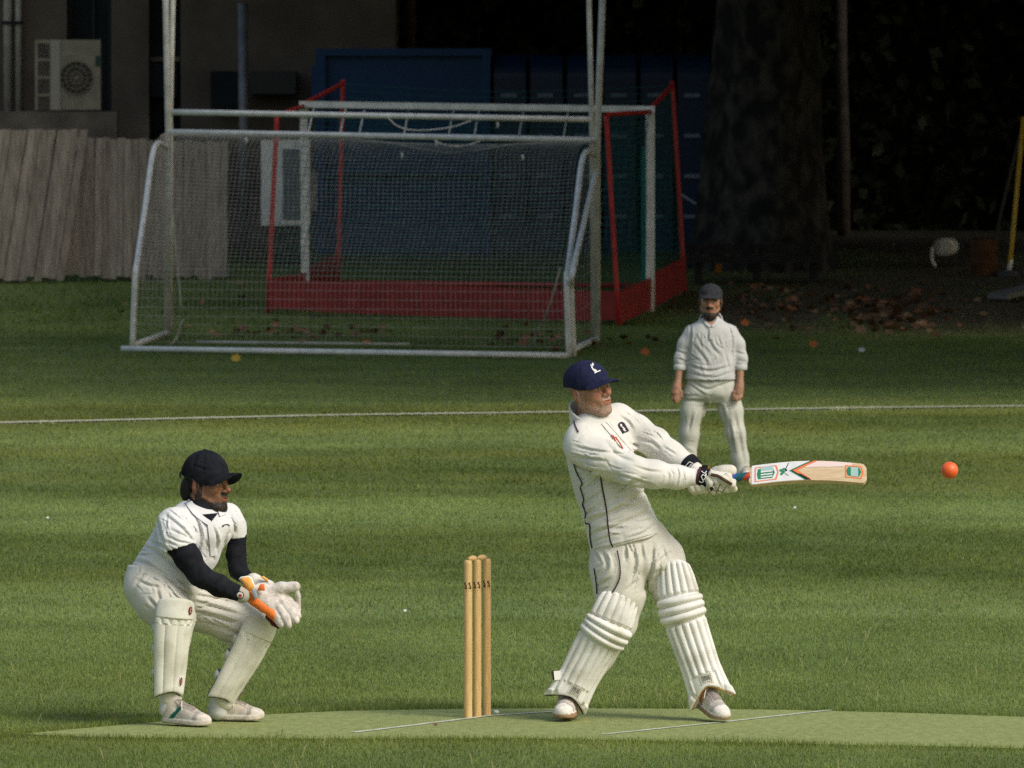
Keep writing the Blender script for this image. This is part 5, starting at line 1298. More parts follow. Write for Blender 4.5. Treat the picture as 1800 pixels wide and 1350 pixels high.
# ------------------------------------------------------------------ goals
M_gpaint = mat('goal_white_paint', (0.60, 0.60, 0.56), (0.78, 0.77, 0.73), scale=9, rough=0.5, detail=6)
M_gpost = mat('goal_post_paint', (0.38, 0.365, 0.31), (0.56, 0.54, 0.47), scale=7, rough=0.55, detail=6)
M_net = mat('net_cord', (0.28, 0.265, 0.22), (0.42, 0.40, 0.34), scale=8, rough=0.9)
M_netg = mat('net_green', (0.006, 0.055, 0.050), (0.010, 0.085, 0.075), scale=8, rough=0.9)
M_redp = mat('red_paint', (0.36, 0.024, 0.022), (0.48, 0.040, 0.034), scale=8, rough=0.5)
M_redb = mat('red_board', (0.22, 0.018, 0.018), (0.31, 0.028, 0.025), scale=5, rough=0.6, bump=.2)
def strands(mb, A, Bm, r, n=4, jit=0.0):
    """polyline strands over an (i, j, 3) grid, in one direction"""
    for i in range(A.shape[0]): mb.tube(list(A[i]), r, n, cap=False)

gl = empty('goal_frame', G(660, 600)); tag(gl, 'white goal with tall uprights and a netted back towards the field', 'goal')
PL, PR = G(293, 594), G(1050, 603)
cl, cr = P(296, 232, PL[1]), P(1050, 246, PR[1])
def gpipe(name, pts, r, m=None, par=None): return MB().tube(pts, r, 10).build(name, m or M_gpaint, par or gl, smooth=True)
gpipe('post', [PL, cl, P(291, -60, PL[1])], .032, M_gpost); gpipe('post', [PR, cr, P(1061, -60, PR[1])], .034, M_gpost)
gpipe('crossbar', [cl+(cr-cl)*t for t in (0, .25, .5, .75, 1)], .031)
BL, BR = G(232, 616), G(1000, 627)
el, er = P(238, 482, BL[1]), P(996, 492, BR[1])
tl, tr = P(272, 254, (PL[1]*.75+BL[1]*.25)), P(1026, 268, (PR[1]*.75+BR[1]*.25))
for a, b, c, d_, off in ((cl, tl, el, BL, 0), (cr, tr, er, BR, 0)):
    gpipe('stanchion', bez([a - np.array([0, 0, .16]), b - np.array([0, 0, .03]), b+(c-b)*.5, c+(b-c)*.08, c, d_], 5), .030)
gpipe('stanchion', bez([cr - np.array([0, 0, .35]), tr+np.array([.10, .02, -.30]), er+np.array([.07, .05, .12]), er+np.array([.05, .05, -.1]), BR+np.array([.05, .1, 0])], 5), .028)
gb0, gb1 = G(214, 620), G(1000, 632)
gpipe('ground_bar', [gb0+np.array([0, 0, .04])+(gb1-gb0)*t for t in (0, .3, .6, 1)], .029)
g2, g3 = G(345, 607), G(720, 611)
gpipe('ground_bar', [g2+np.array([0, 0, .035])+(g3-g2)*t for t in (0, .5, 1)], .014, M_gpost)
gpipe('side_bar', [PL+np.array([0, 0, .05]), BL+np.array([0, 0, .05])], .030); gpipe('side_bar', [PR+np.array([0, 0, .05]), BR+np.array([0, 0, .05])], .030)
# net: hung from the crossbar, over the stanchions, to the ground bar
nu, nv = 92, 56
prof_l = np.array(bez([cl, tl, tl+(el-tl)*.5, el, BL], 12)); prof_r = np.array(bez([cr, tr, tr+(er-tr)*.5, er, BR], 12))
def resample(p, n):
    l = np.r_[0, np.cumsum(np.linalg.norm(np.diff(p, axis=0), axis=1))]; return np.stack([np.interp(np.linspace(0, l[-1], n), l, p[:, k]) for k in range(3)], 1)
a, b = resample(prof_l, nv), resample(prof_r, nv)
t = np.linspace(0, 1, nu)[:, None, None]; N = a[None]*(1-t) + b[None]*t
uu, vv = np.meshgrid(np.linspace(0, 1, nu), np.linspace(0, 1, nv), indexing='ij')
sag = np.sin(math.pi*uu)**.6*np.sin(math.pi*np.clip(vv, 0, 1))
N[:, :, 2] -= .10*sag*(1-vv)*(.6+.8*vnoise(uu*5, vv*2, uu*0)) + .16*np.exp(-((uu-.66)/.14)**2)*np.exp(-(vv/.06)**2)*1.0
N[:, :, 1] += .22*sag + .10*(vnoise(uu*7, vv*5, uu*0+3)-.5)
N[:, :, 0] += .05*(vnoise(uu*6+3, vv*6, uu*0+7)-.5)
mb = MB()
for i in range(nu): mb.tube(list(N[i, ::2]), .0020, 3, cap=False)
for j in range(nv): mb.tube(list(N[::3, j]), .0020, 3, cap=False)
for S_, T_ in ((cl, BL), (cr, BR)):
    A_ = PL if S_ is cl else PR; pr = a if S_ is cl else b
    for k in range(0, nv, 2):
        q = pr[k]; po = A_ + (S_-A_)*np.clip((q[2]-A_[2])/(S_[2]-A_[2]), 0, 1); mb.tube([q, (q+po)/2-np.array([0, 0, .04]), po], .0020, 3, cap=False)
    for k in range(1, 9):
        mb.tube([pr[j]*(1-k/9)+(A_+(S_-A_)*np.clip((pr[j][2]-A_[2])/(S_[2]-A_[2]), 0, 1))*(k/9) for j in range(0, nv, 3)], .0020, 3, cap=False)
tag(mb.build('net', M_net, gl), 'pale worn net hanging over the goal', kind='stuff')
# gathered edge ropes
for l in ([cl-np.array([0, 0, .1]), P(300, 330, 91.5), P(312, 470, 91), P(320, 560, 91), G(322, 592)], [P(322, 560, 91), G(300, 605), G(238, 612)], [P(985, 470, 88), P(965, 540, 88), G(932, 616)]):
    gpipe('net_rope', bez(l, 6), .010, M_net)
for i, px in enumerate((432, 706, 766, 874, 918)):
    py = 234+ (px-290)*14/760 + (26 if px in (706, 918) else -30 if px == 874 else 5); c = P(px, py, 92.0); gpipe('net_clip', [c, c+np.array([.01, 0, -.03]), c+np.array([0, 0, -.06])], .012, M_gpaint)

g2r = empty('goal_frame', G(680, 590)); tag(g2r, 'second white goal frame standing close behind the netted goal', 'goal')
QL, QR = P(300, 197, 95.5), P(1040, 210, 94.0)
zl, zr = np.array([QL[0], QL[1], ground_z(QL[1])]), np.array([QR[0]+.02, QR[1], ground_z(QR[1])])
for bse, tp, up in ((zl, QL, P(306, -60, 95.5)), (zr, QR, P(1034, -60, 94.0))): MB().tube([bse, tp, up], .027, 10).build('post', M_gpost, g2r, smooth=True)
MB().tube([QL+(QR-QL)*t for t in (0, .3, .6, 1)], .031, 10).build('crossbar', M_gpaint, g2r, smooth=True)
# slack cords between the bars
for l in ([(678, 203), (700, 222), (735, 229), (790, 224), (828, 212)], [(755, 240), (780, 254), (815, 256), (850, 246)]):
    MB().tube(bez([P(x, y, 94.3) for x, y in l], 5), .006, 5).build('cord', M_gpaint, g2r, smooth=True)

def hockey(front, back, topb, label):
    """front: posts (left, right bases); back: rear ground corners; topb: rear frame tops"""
    h = empty('hockey_goal', (front[0]+front[1])/2); tag(h, label, 'goal', 'red framed hockey goals')
    return h
FL, FR = G(537, 536), G(1143, 547)
FLt, FRt = P(534, 183, FL[1]), P(1143, 192, FR[1])
NL, NR = G(470, 550), G(1088, 572)
NLt, NRt = P(487, 208, NL[1]), P(1066, 205, NR[1])
RL, RR = G(594, 506), G(1204, 512)
RLt, RRt = P(603, 147, RL[1]), P(1182, 150, RR[1])
def board(name, a, b, h0, h1, par, th=.03, wav=0.0):
    n = 24; vs = []; dv = (b-a); nn = np.array([-dv[1], dv[0], 0]); nn /= np.linalg.norm(nn)
    for i in range(n+1):
        t = i/n; c = a+dv*t; lo_ = wav*(vnoise(np.array([t*5.]), np.array([.3]), np.array([2.]))[0]-.3)
        for q in (0, 1): vs += [c+nn*th*(q-.5)+np.array([0, 0, h0+lo_]), c+nn*th*(q-.5)+np.array([0, 0, h1])]
    f = []
    for i in range(n):
        o_ = 4*i; f += [(o_, o_+4, o_+5, o_+1), (o_+2, o_+3, o_+7, o_+6), (o_+1, o_+5, o_+7, o_+3), (o_, o_+2, o_+6, o_+4)]
    f += [(0, 1, 3, 2), (4*n, 4*n+2, 4*n+3, 4*n+1)]
    return mesh_obj(name, vs, f, M_redb, par, smooth=False)
def fine_net(a, b, c, d_, nu, nv, par, m=None, r=.004, sag=.08):
    mb = MB(); a, b, c, d_ = map(np.asarray, (a, b, c, d_))
    t = np.linspace(0, 1, nu)[:, None, None]; s = np.linspace(0, 1, nv)[None, :, None]
    N = (a*(1-t)+b*t)*(1-s) + (d_*(1-t)+c*t)*s
    u2, v2 = np.meshgrid(np.linspace(0, 1, nu), np.linspace(0, 1, nv), indexing='ij'); N[:, :, 2] -= sag*np.sin(math.pi*u2)*(1-v2); N[:, :, 1] += sag*np.sin(math.pi*u2)*np.sin(math.pi*v2)
    for i in range(nu): mb.tube(list(N[i, ::2]), r, 3, cap=False)
    for j in range(nv): mb.tube(list(N[::2, j]), r, 3, cap=False)
    return tag(mb.build('net', m or M_netg, par), 'dark green hockey net', kind='stuff')
hk = hockey((FL, FR), (NL, NR), None, 'nearer hockey goal, its red backboard behind the netted white goal')
MB().obox((FL+FLt)/2, np.array([.045, 0, 0]), np.array([0, .03, 0]), (FLt-FL)/2).build('post', M_gpaint, hk); MB().obox((FR+FRt)/2, np.array([.050, 0, 0]), np.array([0, .03, 0]), (FRt-FR)/2).build('post', M_gpaint, hk)
MB().obox((FLt+FRt)/2, (FRt-FLt)/2+np.array([.05, 0, 0]), np.array([0, .033, 0]), np.array([0, 0, .035])).build('crossbar', M_gpaint, hk)
rp = lambda pts, par, r=.027: MB().tube(pts, r, 8).build('rear_frame', M_redp, par, smooth=True)
rp(bez([FLt-np.array([0, 0, .02]), NLt+(FLt-NLt)*.15+np.array([0, 0, .02]), NLt, NLt+(NL-NLt)*.1, NL], 5), hk); rp(bez([FRt-np.array([0, 0, .03]), NRt+(FRt-NRt)*.2+np.array([0, 0, .01]), NRt, NRt+(NR-NRt)*.1, NR], 5), hk)
board('backboard', NL, NR, .02, .37, hk, wav=.10); board('sideboard', NL+np.array([0, .02, 0]), FL, .02, .37, hk); board('sideboard', NR+np.array([0, .02, 0]), FR, .02, .37, hk)
fine_net(FLt, FRt, NR+np.array([0, 0, .36]), NL+np.array([0, 0, .36]), 46, 26, hk); fine_net(NRt, FRt, FR+np.array([-.03, 0, .3]), NR+np.array([0, 0, .3]), 14, 26, hk)
for i in range(8):
    px = 534+ (0.03+.93*[0, .1, .16, .3, .44, .52, .66, .8][i])*600; c = P(px, 190+(px-534)*.016, FL[1]-.2); MB().tube(bez([c, c+np.array([-.03, -.3, -.15]), c+np.array([-.06, -.5, -.33])], 3), .009, 5).build('net_tie', M_gpaint, hk, smooth=True)
MB().obox((FR+FRt)/2+np.array([-.075, .02, -.1]), np.array([.02, 0, 0]), np.array([0, .012, 0]), (FRt-FR)*.36).build('net_binding', mat('teal_binding', (0.01, .20, .17), rough=.8), hk)
hf = hockey((FL, FR), (RL, RR), None, 'farther hockey goal backing onto the trees with red side board on the right')
up_ = np.array([0, .07, 0])
MB().obox((FR+FRt)/2+up_, np.array([.045, 0, 0]), np.array([0, .03, 0]), (FRt-FR)*.49).build('post', M_gpaint, hf); MB().obox((FL+FLt)/2+up_, np.array([.045, 0, 0]), np.array([0, .03, 0]), (FLt-FL)*.49).build('post', M_gpaint, hf)
MB().obox((FLt+FRt)/2+up_-np.array([0, 0, .01]), (FRt-FLt)/2+np.array([.03, 0, 0]), np.array([0, .033, 0]), np.array([0, 0, .035])).build('crossbar', M_gpaint, hf)
rp(bez([FLt+up_, RLt+(FLt-RLt)*.12, RLt, RLt+(RL-RLt)*.08, RL], 5), hf); rp(bez([FRt+up_, RRt+(FRt-RRt)*.12, RRt, RRt+(RR-RRt)*.08, RR], 5), hf)
rp([RL+np.array([0, 0, .06]), RR+np.array([0, 0, .06])], hf, .03); board('sideboard', FR+up_, RR, .02, .40, hf); board('sideboard', FL+up_, RL, .02, .40, hf)
fine_net(FRt+up_, RRt, RR+np.array([0, 0, .38]), FR+up_+np.array([0, 0, .38]), 14, 26, hf); fine_net(RLt, RRt, RR+np.array([0, 0, .38]), RL+np.array([0, 0, .38]), 46, 26, hf)

# ------------------------------------------------------------------ fence, wall, building on the left
M_board = mat('weathered_board', (0.165, 0.138, 0.112), (0.33, 0.284, 0.236), scale=5, rough=0.9, stretch=(6, 6, .7), bump=.4, bscale=40, detail=6, lo=.3, hi=.7)
M_board2 = mat('pale_board', (0.215, 0.182, 0.150), (0.385, 0.332, 0.278), scale=5, rough=0.9, stretch=(6, 6, .7), bump=.4, bscale=40, detail=6, lo=.3, hi=.7)
def fence(px0, px1, pyb0, pyb1, pyt0, pyt1, lean, label, dd):
    a = G(px0, pyb0); b = G(px1, pyb1); fd = a[1]+dd
    f = empty('board_fence', ((a[0]+b[0])/2, fd, float(ground_z(fd)))); tag(f, label, 'fence', 'panels of the board fence')
    w_ = .088; n = int(round((b[0]-a[0])/w_)); rr = random.Random(int(px0)+3)
    for i in range(n):
        t = (i+.5)/n; x = a[0]+(b[0]-a[0])*t; zb = float(ground_z(fd)) + .02 + rr.uniform(-.02, .05)
        pxx = 900+x/fd*FPX; top = P(pxx, pyt0+(pyt1-pyt0)*t+rr.uniform(-1.8, 1.8), fd)[2]
        ln = lean+rr.uniform(-.008, .008); hz = (top-zb)/2
        MB().obox((x+ln*hz, fd+rr.uniform(-.016, .016), (top+zb)/2), (w_*.5*.975, rr.uniform(-.006, .006), 0), (0, .011, 0), (ln*hz, .0, hz)).build('board', rr.choice((M_board, M_board, M_board2)), f)
    for zz in (.35, 1.45): MB().box((a[0], fd+.03, float(ground_z(fd))+zz), (b[0]+lean*zz, fd+.07, float(ground_z(fd))+zz+.09)).build('rail', M_board, f)
fence(-300, 112, 496, 496, 226, 228, .16, 'leaning left end panel of the grey board fence', 0)
fence(112, 412, 494, 466, 240, 250, .01, 'upright grey board fence panel behind the goal net', .12)
wd_ = 109.0
M_conc = mat('old_concrete', (0.09, 0.076, 0.062), (0.19, 0.16, 0.13), scale=2.2, rough=.95, bump=.4, bscale=12, detail=7)
M_wallb = mat('render_wall', (0.085, 0.066, 0.050), (0.13, 0.105, 0.080), scale=1.6, rough=.95, bump=.2, bscale=20, detail=7)
M_dark = mat('dark_recess', (0.006, 0.010, 0.010), (0.010, 0.015, 0.015), scale=3, rough=.8)
def slab(mb, px0, py0, px1, py1, d, th):
    a, b = P(px0, py1, d), P(px1, py0, d); return mb.box((a[0], d, a[2]), (b[0], d+th, b[2]))
lw = empty('low_wall', P(60, 480, wd_)*np.array([1, 1, 0])+np.array([0, 0, float(ground_z(wd_))])); tag(lw, 'low concrete wall with coping behind the board fence', 'wall')
slab(MB(), -500, 205, 202, 500, wd_, .35).build('wall', M_conc, lw); slab(MB(), -500, 196, 206, 246, wd_-.06, .5).build('coping', M_conc, lw)
bd = 112.0
bu = empty('building', (P(200, 400, bd)[0], bd, float(ground_z(bd)))); tag(bu, 'dark brown rendered building behind the fence at left', 'building')
for i, (x0, x1) in enumerate(((-900, 118), (196, 262), (318, 396), (396, 696))): slab(MB(), x0, -420, x1, 520, bd-(.02*i), 3.0).build('wall_pier', M_wallb, bu)
slab(MB(), 118, -420, 196, 520, bd+.35, .2).build('door_recess', M_dark, bu); slab(MB(), 262, -420, 318, 520, bd+.35, .2).build('window_recess', M_dark, bu)
for x in (122, 163, 191): slab(MB(), x, -420, x+4, 520, bd+.28, .06).build('frame_bar', mat('frame_green', (.012, .022, .020), rough=.6), bu)
slab(MB(), 264, 100, 316, 108, bd+.2, .12).build('window_sill', M_conc, bu); slab(MB(), 262, 112, 312, 170, bd+.1, .2).build('wall_box', M_dark, bu)
slab(MB(), 440, 125, 520, 165, bd-.5, .45).build('hood', mat('hood_grey', (.035, .033, .030), rough=.6), bu); slab(MB(), 370, 125, 420, 190, bd-.5, .45).build('bin_cupboard', M_dark, bu)
M_pipe = mat('drain_pipe', (.40, .36, .33), (.52, .48, .44), scale=6, rough=.5)
for px, r in ((14, .055), (33, .042)): MB().tube([P(px, 198, bd-.12), P(px, -300, bd-.12)], r, 10).build('drain_pipe', M_pipe, bu, smooth=True)
for py in (40,): slab(MB(), 4, py-3, 42, py+3, bd-.2, .03).build('pipe_bracket', M_dark, bu)
# air conditioner on the wall
ac = empty('air_conditioner', P(120, 196, wd_)); tag(ac, 'cream air conditioning unit with round fan standing on the low wall', 'air conditioner')
M_ac = mat('ac_casing', (.23, .195, .14), (.30, .26, .19), scale=8, rough=.55); M_acd = mat('ac_dark', (.012, .013, .013), rough=.7)
slab(MB(), 62, 70, 177, 193, wd_+.05, .35).build('casing', M_ac, ac); slab(MB(), 90, 70, 106, 193, wd_+.03, .03).build('corner_post', mat('ac_pale', (.34, .31, .26), rough=.5), ac)
for k in range(4):
    for j in range(5): slab(MB(), 67.5+j*4.2, 76+k*31, 70+j*4.2, 102+k*31, wd_+.042, .02).build('grille_slot', M_acd, ac)
c = P(135, 137, wd_+.04); r = 29/FPX*wd_
ringv = [c+np.array([r*math.cos(t), 0, r*math.sin(t)]) for t in np.linspace(0, 2*math.pi, 33)[:-1]]; ringv2 = [c+np.array([r*1.08*math.cos(t), .004, r*1.08*math.sin(t)]) for t in np.linspace(0, 2*math.pi, 33)[:-1]]
mesh_obj('fan_opening', np.vstack([ringv, [c]]), [(i, (i+1) % 32, 32)[::-1] for i in range(32)], mat('fan_dark', (.055, .048, .038), rough=.8), ac)
for q in (.35, .68, 1.0): MB().tube([c+np.array([q*r*math.cos(t), -.012, q*r*math.sin(t)]) for t in np.linspace(0, 2*math.pi, 29)], .006, 4, cap=False).build('fan_guard_ring', M_ac, ac, smooth=True)
for t in np.linspace(0, math.pi, 9)[:-1]: MB().tube([c+np.array([r*math.cos(t), -.014, r*math.sin(t)]), c-np.array([r*math.cos(t), .014, r*math.sin(t)])], .004, 4).build('fan_guard_spoke', M_ac, ac)
slab(MB(), 168, 98, 178, 116, wd_+.04, .02).build('valve_cover', mat('valve_green', (.02, .06, .045), rough=.6), ac)
# steel post, second post, blocks
po = MB().tube([G(428, 462)+np.array([0, .5, 0]), P(427, 6, 108.5)], .062, 12).build('steel_post', mat('galvanised', (.12, .12, .13), (.17, .17, .18), scale=8, rough=.45, metal=.4), smooth=True, loc=G(428, 462)); tag(po, 'grey steel post left of the blue container', 'post')
cb = slab(MB(), 222, 208, 262, 290, 109.6, .3).build('concrete_block', M_conc, loc=P(242, 290, 109.6)); tag(cb, 'pale concrete block between wall and goal post', 'block')
pp = MB().tube([P(722, 96, 113), P(722, -300, 113)], .065, 10).build('lamp_post', mat('post_brown', (.075, .058, .042), (.12, .09, .066), scale=8, rough=.7), smooth=True, loc=P(722, 96, 113)); tag(pp, 'brown pole rising behind the blue container', 'pole')
# white cabinet behind the hockey goal
wc = empty('white_cabinet', P(502, 395, 107.5)); tag(wc, 'white cabinet with grey panel behind the red hockey goal post', 'cabinet')
slab(MB(), 459, 246, 545, 396, 107.2, .3).build('casing', mat('cabinet_white', (.72, .72, .66), (.82, .82, .76), scale=8, rough=.6), wc); slab(MB(), 497, 262, 536, 385, 107.18, .02).build('panel', mat('cabinet_grey', (.13, .15, .16), rough=.6), wc); slab(MB(), 545, 300, 556, 372, 107.3, .2).build('side_board', M_board2, wc)
slab(MB(), 470, 396, 535, 520, 107.3, .25).build('plinth', mat('cabinet_base', (.012, .02, .018), rough=.8), wc)

# ------------------------------------------------------------------ blue container and blue moulded store
M_blue = mat('blue_paint', (.003, .034, .110), (.005, .044, .135), scale=3, rough=.55, detail=6); M_blue2 = mat('blue_plastic', (.002, .014, .048), (.004, .020, .062), scale=3, rough=.4, detail=6); M_slot = mat('pale_slot', (.14, .17, .24), rough=.6)
cd_ = 109.6
ct = empty('blue_container', P(705, 480, cd_)*np.array([1, 1, 0])+np.array([0, 0, float(ground_z(cd_))])); tag(ct, 'blue steel container with framed side behind the hockey goals', 'container')
slab(MB(), 563, 92, 858, 500, cd_+.12, 2.2).build('body', M_blue, ct)
for nm, q in (('top_rail', (555, 85, 864, 98)), ('corner_post', (555, 98, 572, 500)), ('corner_post', (847, 98, 862, 500)), ('middle_rail', (572, 296, 847, 306))): slab(MB(), *q, cd_, .2).build(nm, M_blue, ct)
slab(MB(), 548, 116, 556, 180, cd_+.05, .2).build('lock_box', M_blue, ct)
st = empty('blue_store', P(1060, 480, cd_)*np.array([1, 1, 0])+np.array([0, 0, float(ground_z(cd_))])); tag(st, 'dark blue ribbed storage unit with rounded top beside the plane tree', 'storage unit')
for k in range(6):
    x0 = 868+k*64.5; x1 = x0+56; a, b = P(x0, 480, cd_+.25), P(x1, 96, cd_+.25); zt = b[2]; R = .28
    prof = [(cd_+.1, float(ground_z(cd_))), (cd_+.1, zt-R)] + [(cd_+.1+R*(1-math.cos(t)), zt-R+R*math.sin(t)) for t in np.linspace(.2, math.pi/2, 7)] + [(cd_+1.6, zt), (cd_+1.6, float(ground_z(cd_)))]
    n = len(prof); vs = [(a[0], y, z) for y, z in prof] + [(b[0], y, z) for y, z in prof]
    f = [(i, (i+1) % n, n+(i+1) % n, n+i)[::-1] for i in range(n)] + [tuple(range(n)), tuple(range(n, 2*n))[::-1]]
    seg_ = mesh_obj('bay', vs, f, M_blue2, st, smooth=False)
    for py in (168, 239, 310, 381): slab(MB(), x0+12, py-4, x0+40, py+3, cd_+.06, .06).build('slot', M_slot, seg_)
slab(MB(), 866, 100, 1262, 500, cd_+.42, .9).build('core', mat('store_dark', (.002, .005, .012), rough=.7), st)

# ------------------------------------------------------------------ trees
M_leaf = mat('tree_leaf', (1, 1, 1), attr=True, scale=2, rough=.75, trans=.12)
M_bark = mat('plane_bark', (.007, .007, .006), (.052, .046, .038), scale=5.5, rough=.95, bump=1.0, bscale=14, detail=8, stretch=(1, 1, .7), lo=.42, hi=.66)
def leaves(cen, rad, n, size, clumps=60, dark=.5, seed=0):
    r = np.random.default_rng(seed); cen = np.asarray(cen, float); rad = np.asarray(rad, float)
    q = r.normal(size=(clumps, 3)); q /= np.linalg.norm(q, axis=1)[:, None]; q *= (r.random(clumps)**.45)[:, None]
    ci = r.integers(0, clumps, n); pos = cen + rad*(q[ci] + r.normal(size=(n, 3))*.17)
    u = r.normal(size=(n, 3)); u /= np.linalg.norm(u, axis=1)[:, None]; w_ = r.normal(size=(n, 3)); w_ -= u*(u*w_).sum(1)[:, None]; w_ /= np.linalg.norm(w_, axis=1)[:, None]
    s = size*(.6+.8*r.random(n))[:, None]
    V = np.stack([pos-u*s*.6, pos+w_*s*.42, pos+u*s*.7, pos-w_*s*.42], 1).reshape(-1, 3)
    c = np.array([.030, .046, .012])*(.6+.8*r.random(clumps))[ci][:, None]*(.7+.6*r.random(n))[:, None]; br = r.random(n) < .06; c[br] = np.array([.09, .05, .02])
    return V, np.arange(4*n).reshape(-1, 4), np.repeat(c, 4, 0)
def tree(x, d, h, crad, label, tr=.28, n=7000, cz=None, seed=1, size=.42, cdx=0.0, cdd=0.0):
    zb = float(ground_z(d)); t = empty('tree', (x, d, zb)); tag(t, label, 'tree', 'trees along the back of the field')
    r = random.Random(seed); cz = cz or h*.62; ns = 22; pts = []
    lv = np.linspace(0, 1, 16); vs = []
    for l in lv:
        z = zb - .1 + (h*.6)*l; ra = tr*(0.45*math.exp(-l*16)*.5 + 1 - .40*l)
        for k in range(ns):
            a = 2*math.pi*k/ns; rr = ra*(1+.09*math.sin(3*a+l*4+seed)+.06*math.sin(7*a-l*9)+.05*(r.random()-.5))
            vs.append((x+cdx*l*.3+rr*math.cos(a)+.1*math.sin(l*5+seed)*l, d+rr*math.sin(a), z))
    f = [(i*ns+k, i*ns+(k+1) % ns, (i+1)*ns+(k+1) % ns, (i+1)*ns+k) for i in range(15) for k in range(ns)]
    mesh_obj('trunk', vs, f, M_bark, t)
    mb = MB()
    for k in range(6):
        a = r.random()*6.28; s0 = np.array([x+cdx*.1, d, zb+h*(.36+.035*k)]); e = np.array([x+cdx, d+cdd, zb+cz])+np.array([math.cos(a)*crad[0]*.75, math.sin(a)*crad[1]*.75, r.uniform(0, crad[2]*.6)])
        if s0[2] < 4.6+zb: s0[2] = 4.6+zb
        mb.tube(bez([s0, (s0+e)/2+np.array([0, 0, .5]), e], 5), list(np.linspace(tr*.4, tr*.08, 11)), 7)
    mb.build('limbs', M_bark, t, smooth=True)
    V, Q, C = leaves((x+cdx, d+cdd, zb+cz), crad, n, size, seed=seed)
    k = V.reshape(-1, 4, 3)[:, :, 2].min(1) > 4.25; Q = np.arange(4*k.sum()).reshape(-1, 4)
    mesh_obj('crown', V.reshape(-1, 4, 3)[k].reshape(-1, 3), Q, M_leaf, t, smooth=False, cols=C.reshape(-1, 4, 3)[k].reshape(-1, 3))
tp = G(1352, 476)
tree(tp[0], tp[1]+.8, 15, (7.5, 7, 5.0), 'massive mottled plane tree trunk right of the blue storage unit', tr=.74, n=15000, cz=9.6, seed=5)
for i, (x, d, h, cr_, cx, lab) in enumerate(((9.0, 75.5, 14, (6, 5.5, 4.6), -1.5, 'tree standing nearest beyond the right edge'), (9.2, 85, 15, (6.5, 6, 4.8), -2, 'second tree beyond the right edge'), (16, 79, 15, (6, 6, 5), 0, 'tree set back beyond the right edge'),
        (11, 96, 16, (7, 6, 5), -2, 'tall tree beyond the right edge near the bench'), (-2.5, 116.5, 15, (7, 5, 5), 0, 'tree rising behind the blue container'), (17, 112, 16, (7, 6, 5), 0, 'tree at far right behind the drum'), (10.2, 104.5, 15, (6, 6, 5), -1, 'broad tree beyond the right edge beside the drum'), (19, 97, 15, (6.5, 6.5, 5), 0, 'outermost tree beyond the right edge'), (8.2, 117.5, 15, (6, 5, 5), 0, 'slim tree right of the plane tree near the hedge'))):
    tree(x, d, h, cr_, lab, tr=.26, n=10000, cz=9.0, seed=11+i, cdx=cx)
hd = empty('hedge', (6, 117.5, .6)); tag(hd, 'dark overgrown hedge filling the background behind the trees', 'hedge')
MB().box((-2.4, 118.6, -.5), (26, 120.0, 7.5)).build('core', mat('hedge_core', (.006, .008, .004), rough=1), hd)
r = np.random.default_rng(4); n = 26000
pos = np.stack([-2.4+28*r.random(n), 118.3+.5*r.normal(size=n), .5+7*r.random(n)], 1)
u = r.normal(size=(n, 3)); u /= np.linalg.norm(u, axis=1)[:, None]; w_ = np.cross(u, r.normal(size=(n, 3))); w_ /= np.linalg.norm(w_, axis=1)[:, None]; s = .10*(.6+r.random(n))[:, None]
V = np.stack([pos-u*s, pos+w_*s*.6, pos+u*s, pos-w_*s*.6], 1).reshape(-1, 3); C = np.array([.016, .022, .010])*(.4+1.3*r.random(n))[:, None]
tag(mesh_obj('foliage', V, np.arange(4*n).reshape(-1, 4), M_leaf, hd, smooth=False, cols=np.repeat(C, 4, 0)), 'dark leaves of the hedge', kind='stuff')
# dead pale trunk seen between the trees
pt_ = MB().tube([P(1484, 520, 114.5), P(1482, 250, 114.5), P(1479, 120, 114.5), P(1477, -80, 114.5)], [.09, .085, .075, .07], 10).build('dead_trunk', mat('pale_trunk', (.03, .024, .02), (.06, .048, .04), scale=6, rough=.9), smooth=True, loc=P(1484, 470, 114.5)); tag(pt_, 'thin pale bare trunk right of the plane tree', 'tree trunk')

# ------------------------------------------------------------------ small things at the back right
bn = empty('bench', G(1330, 498)); tag(bn, 'dark wooden bench in the shade below the plane tree', 'bench')
M_bench = mat('bench_wood', (.010, .010, .009), (.020, .018, .016), scale=8, rough=.8); bdst = G(1330, 498)[1]
slab(MB(), 1206, 452, 1446, 462, bdst-.2, .45).build('seat', M_bench, bn); slab(MB(), 1206, 428, 1446, 446, bdst+.25, .05).build('backrest', M_bench, bn)
for px in (1222, 1325, 1425): slab(MB(), px, 462, px+12, 502, bdst-.12, .3).build('leg', M_bench, bn); slab(MB(), px, 430, px+10, 462, bdst+.2, .045).build('back_post', M_bench, bn)
rl = empty('white_roll', G(1652, 462)); tag(rl, 'white roll of netting lying on its side at far right', 'roll'); c = P(1655, 434, G(1652, 466)[1]); r_ = 17/FPX*c[1]
sp = [c+np.array([r_*(.25+.75*t)*math.cos(t*16), 0, r_*(.25+.75*t)*math.sin(t*16)]) for t in np.linspace(0, 1, 90)]
M_roll = mat('roll_white', (.5, .48, .43), (.65, .62, .56), scale=10, rough=.8)
vs = [p-np.array([0, .14, 0]) for p in sp] + [p+np.array([0.12, .30, 0]) for p in sp]; k = len(sp); q = [p*1.0 for p in sp]
mesh_obj('sheet', vs, [(i, i+1, k+i+1, k+i) for i in range(k-1)], M_roll, rl)
MB().tube([c-np.array([0, .13, 0]), c+np.array([.12, .30, 0])], r_*.93, 24).build('core', mat('roll_core', (.5, .48, .43), rough=.8), rl, smooth=True); MB().tube(bez([sp[0]*0+c+np.array([-r_, -.14, 0]), c+np.array([-r_*1.05, -.14, -.13]), c+np.array([-r_*.7, -.14, -.24])], 4), .022, 6).build('loose_end', M_roll, rl, smooth=True)
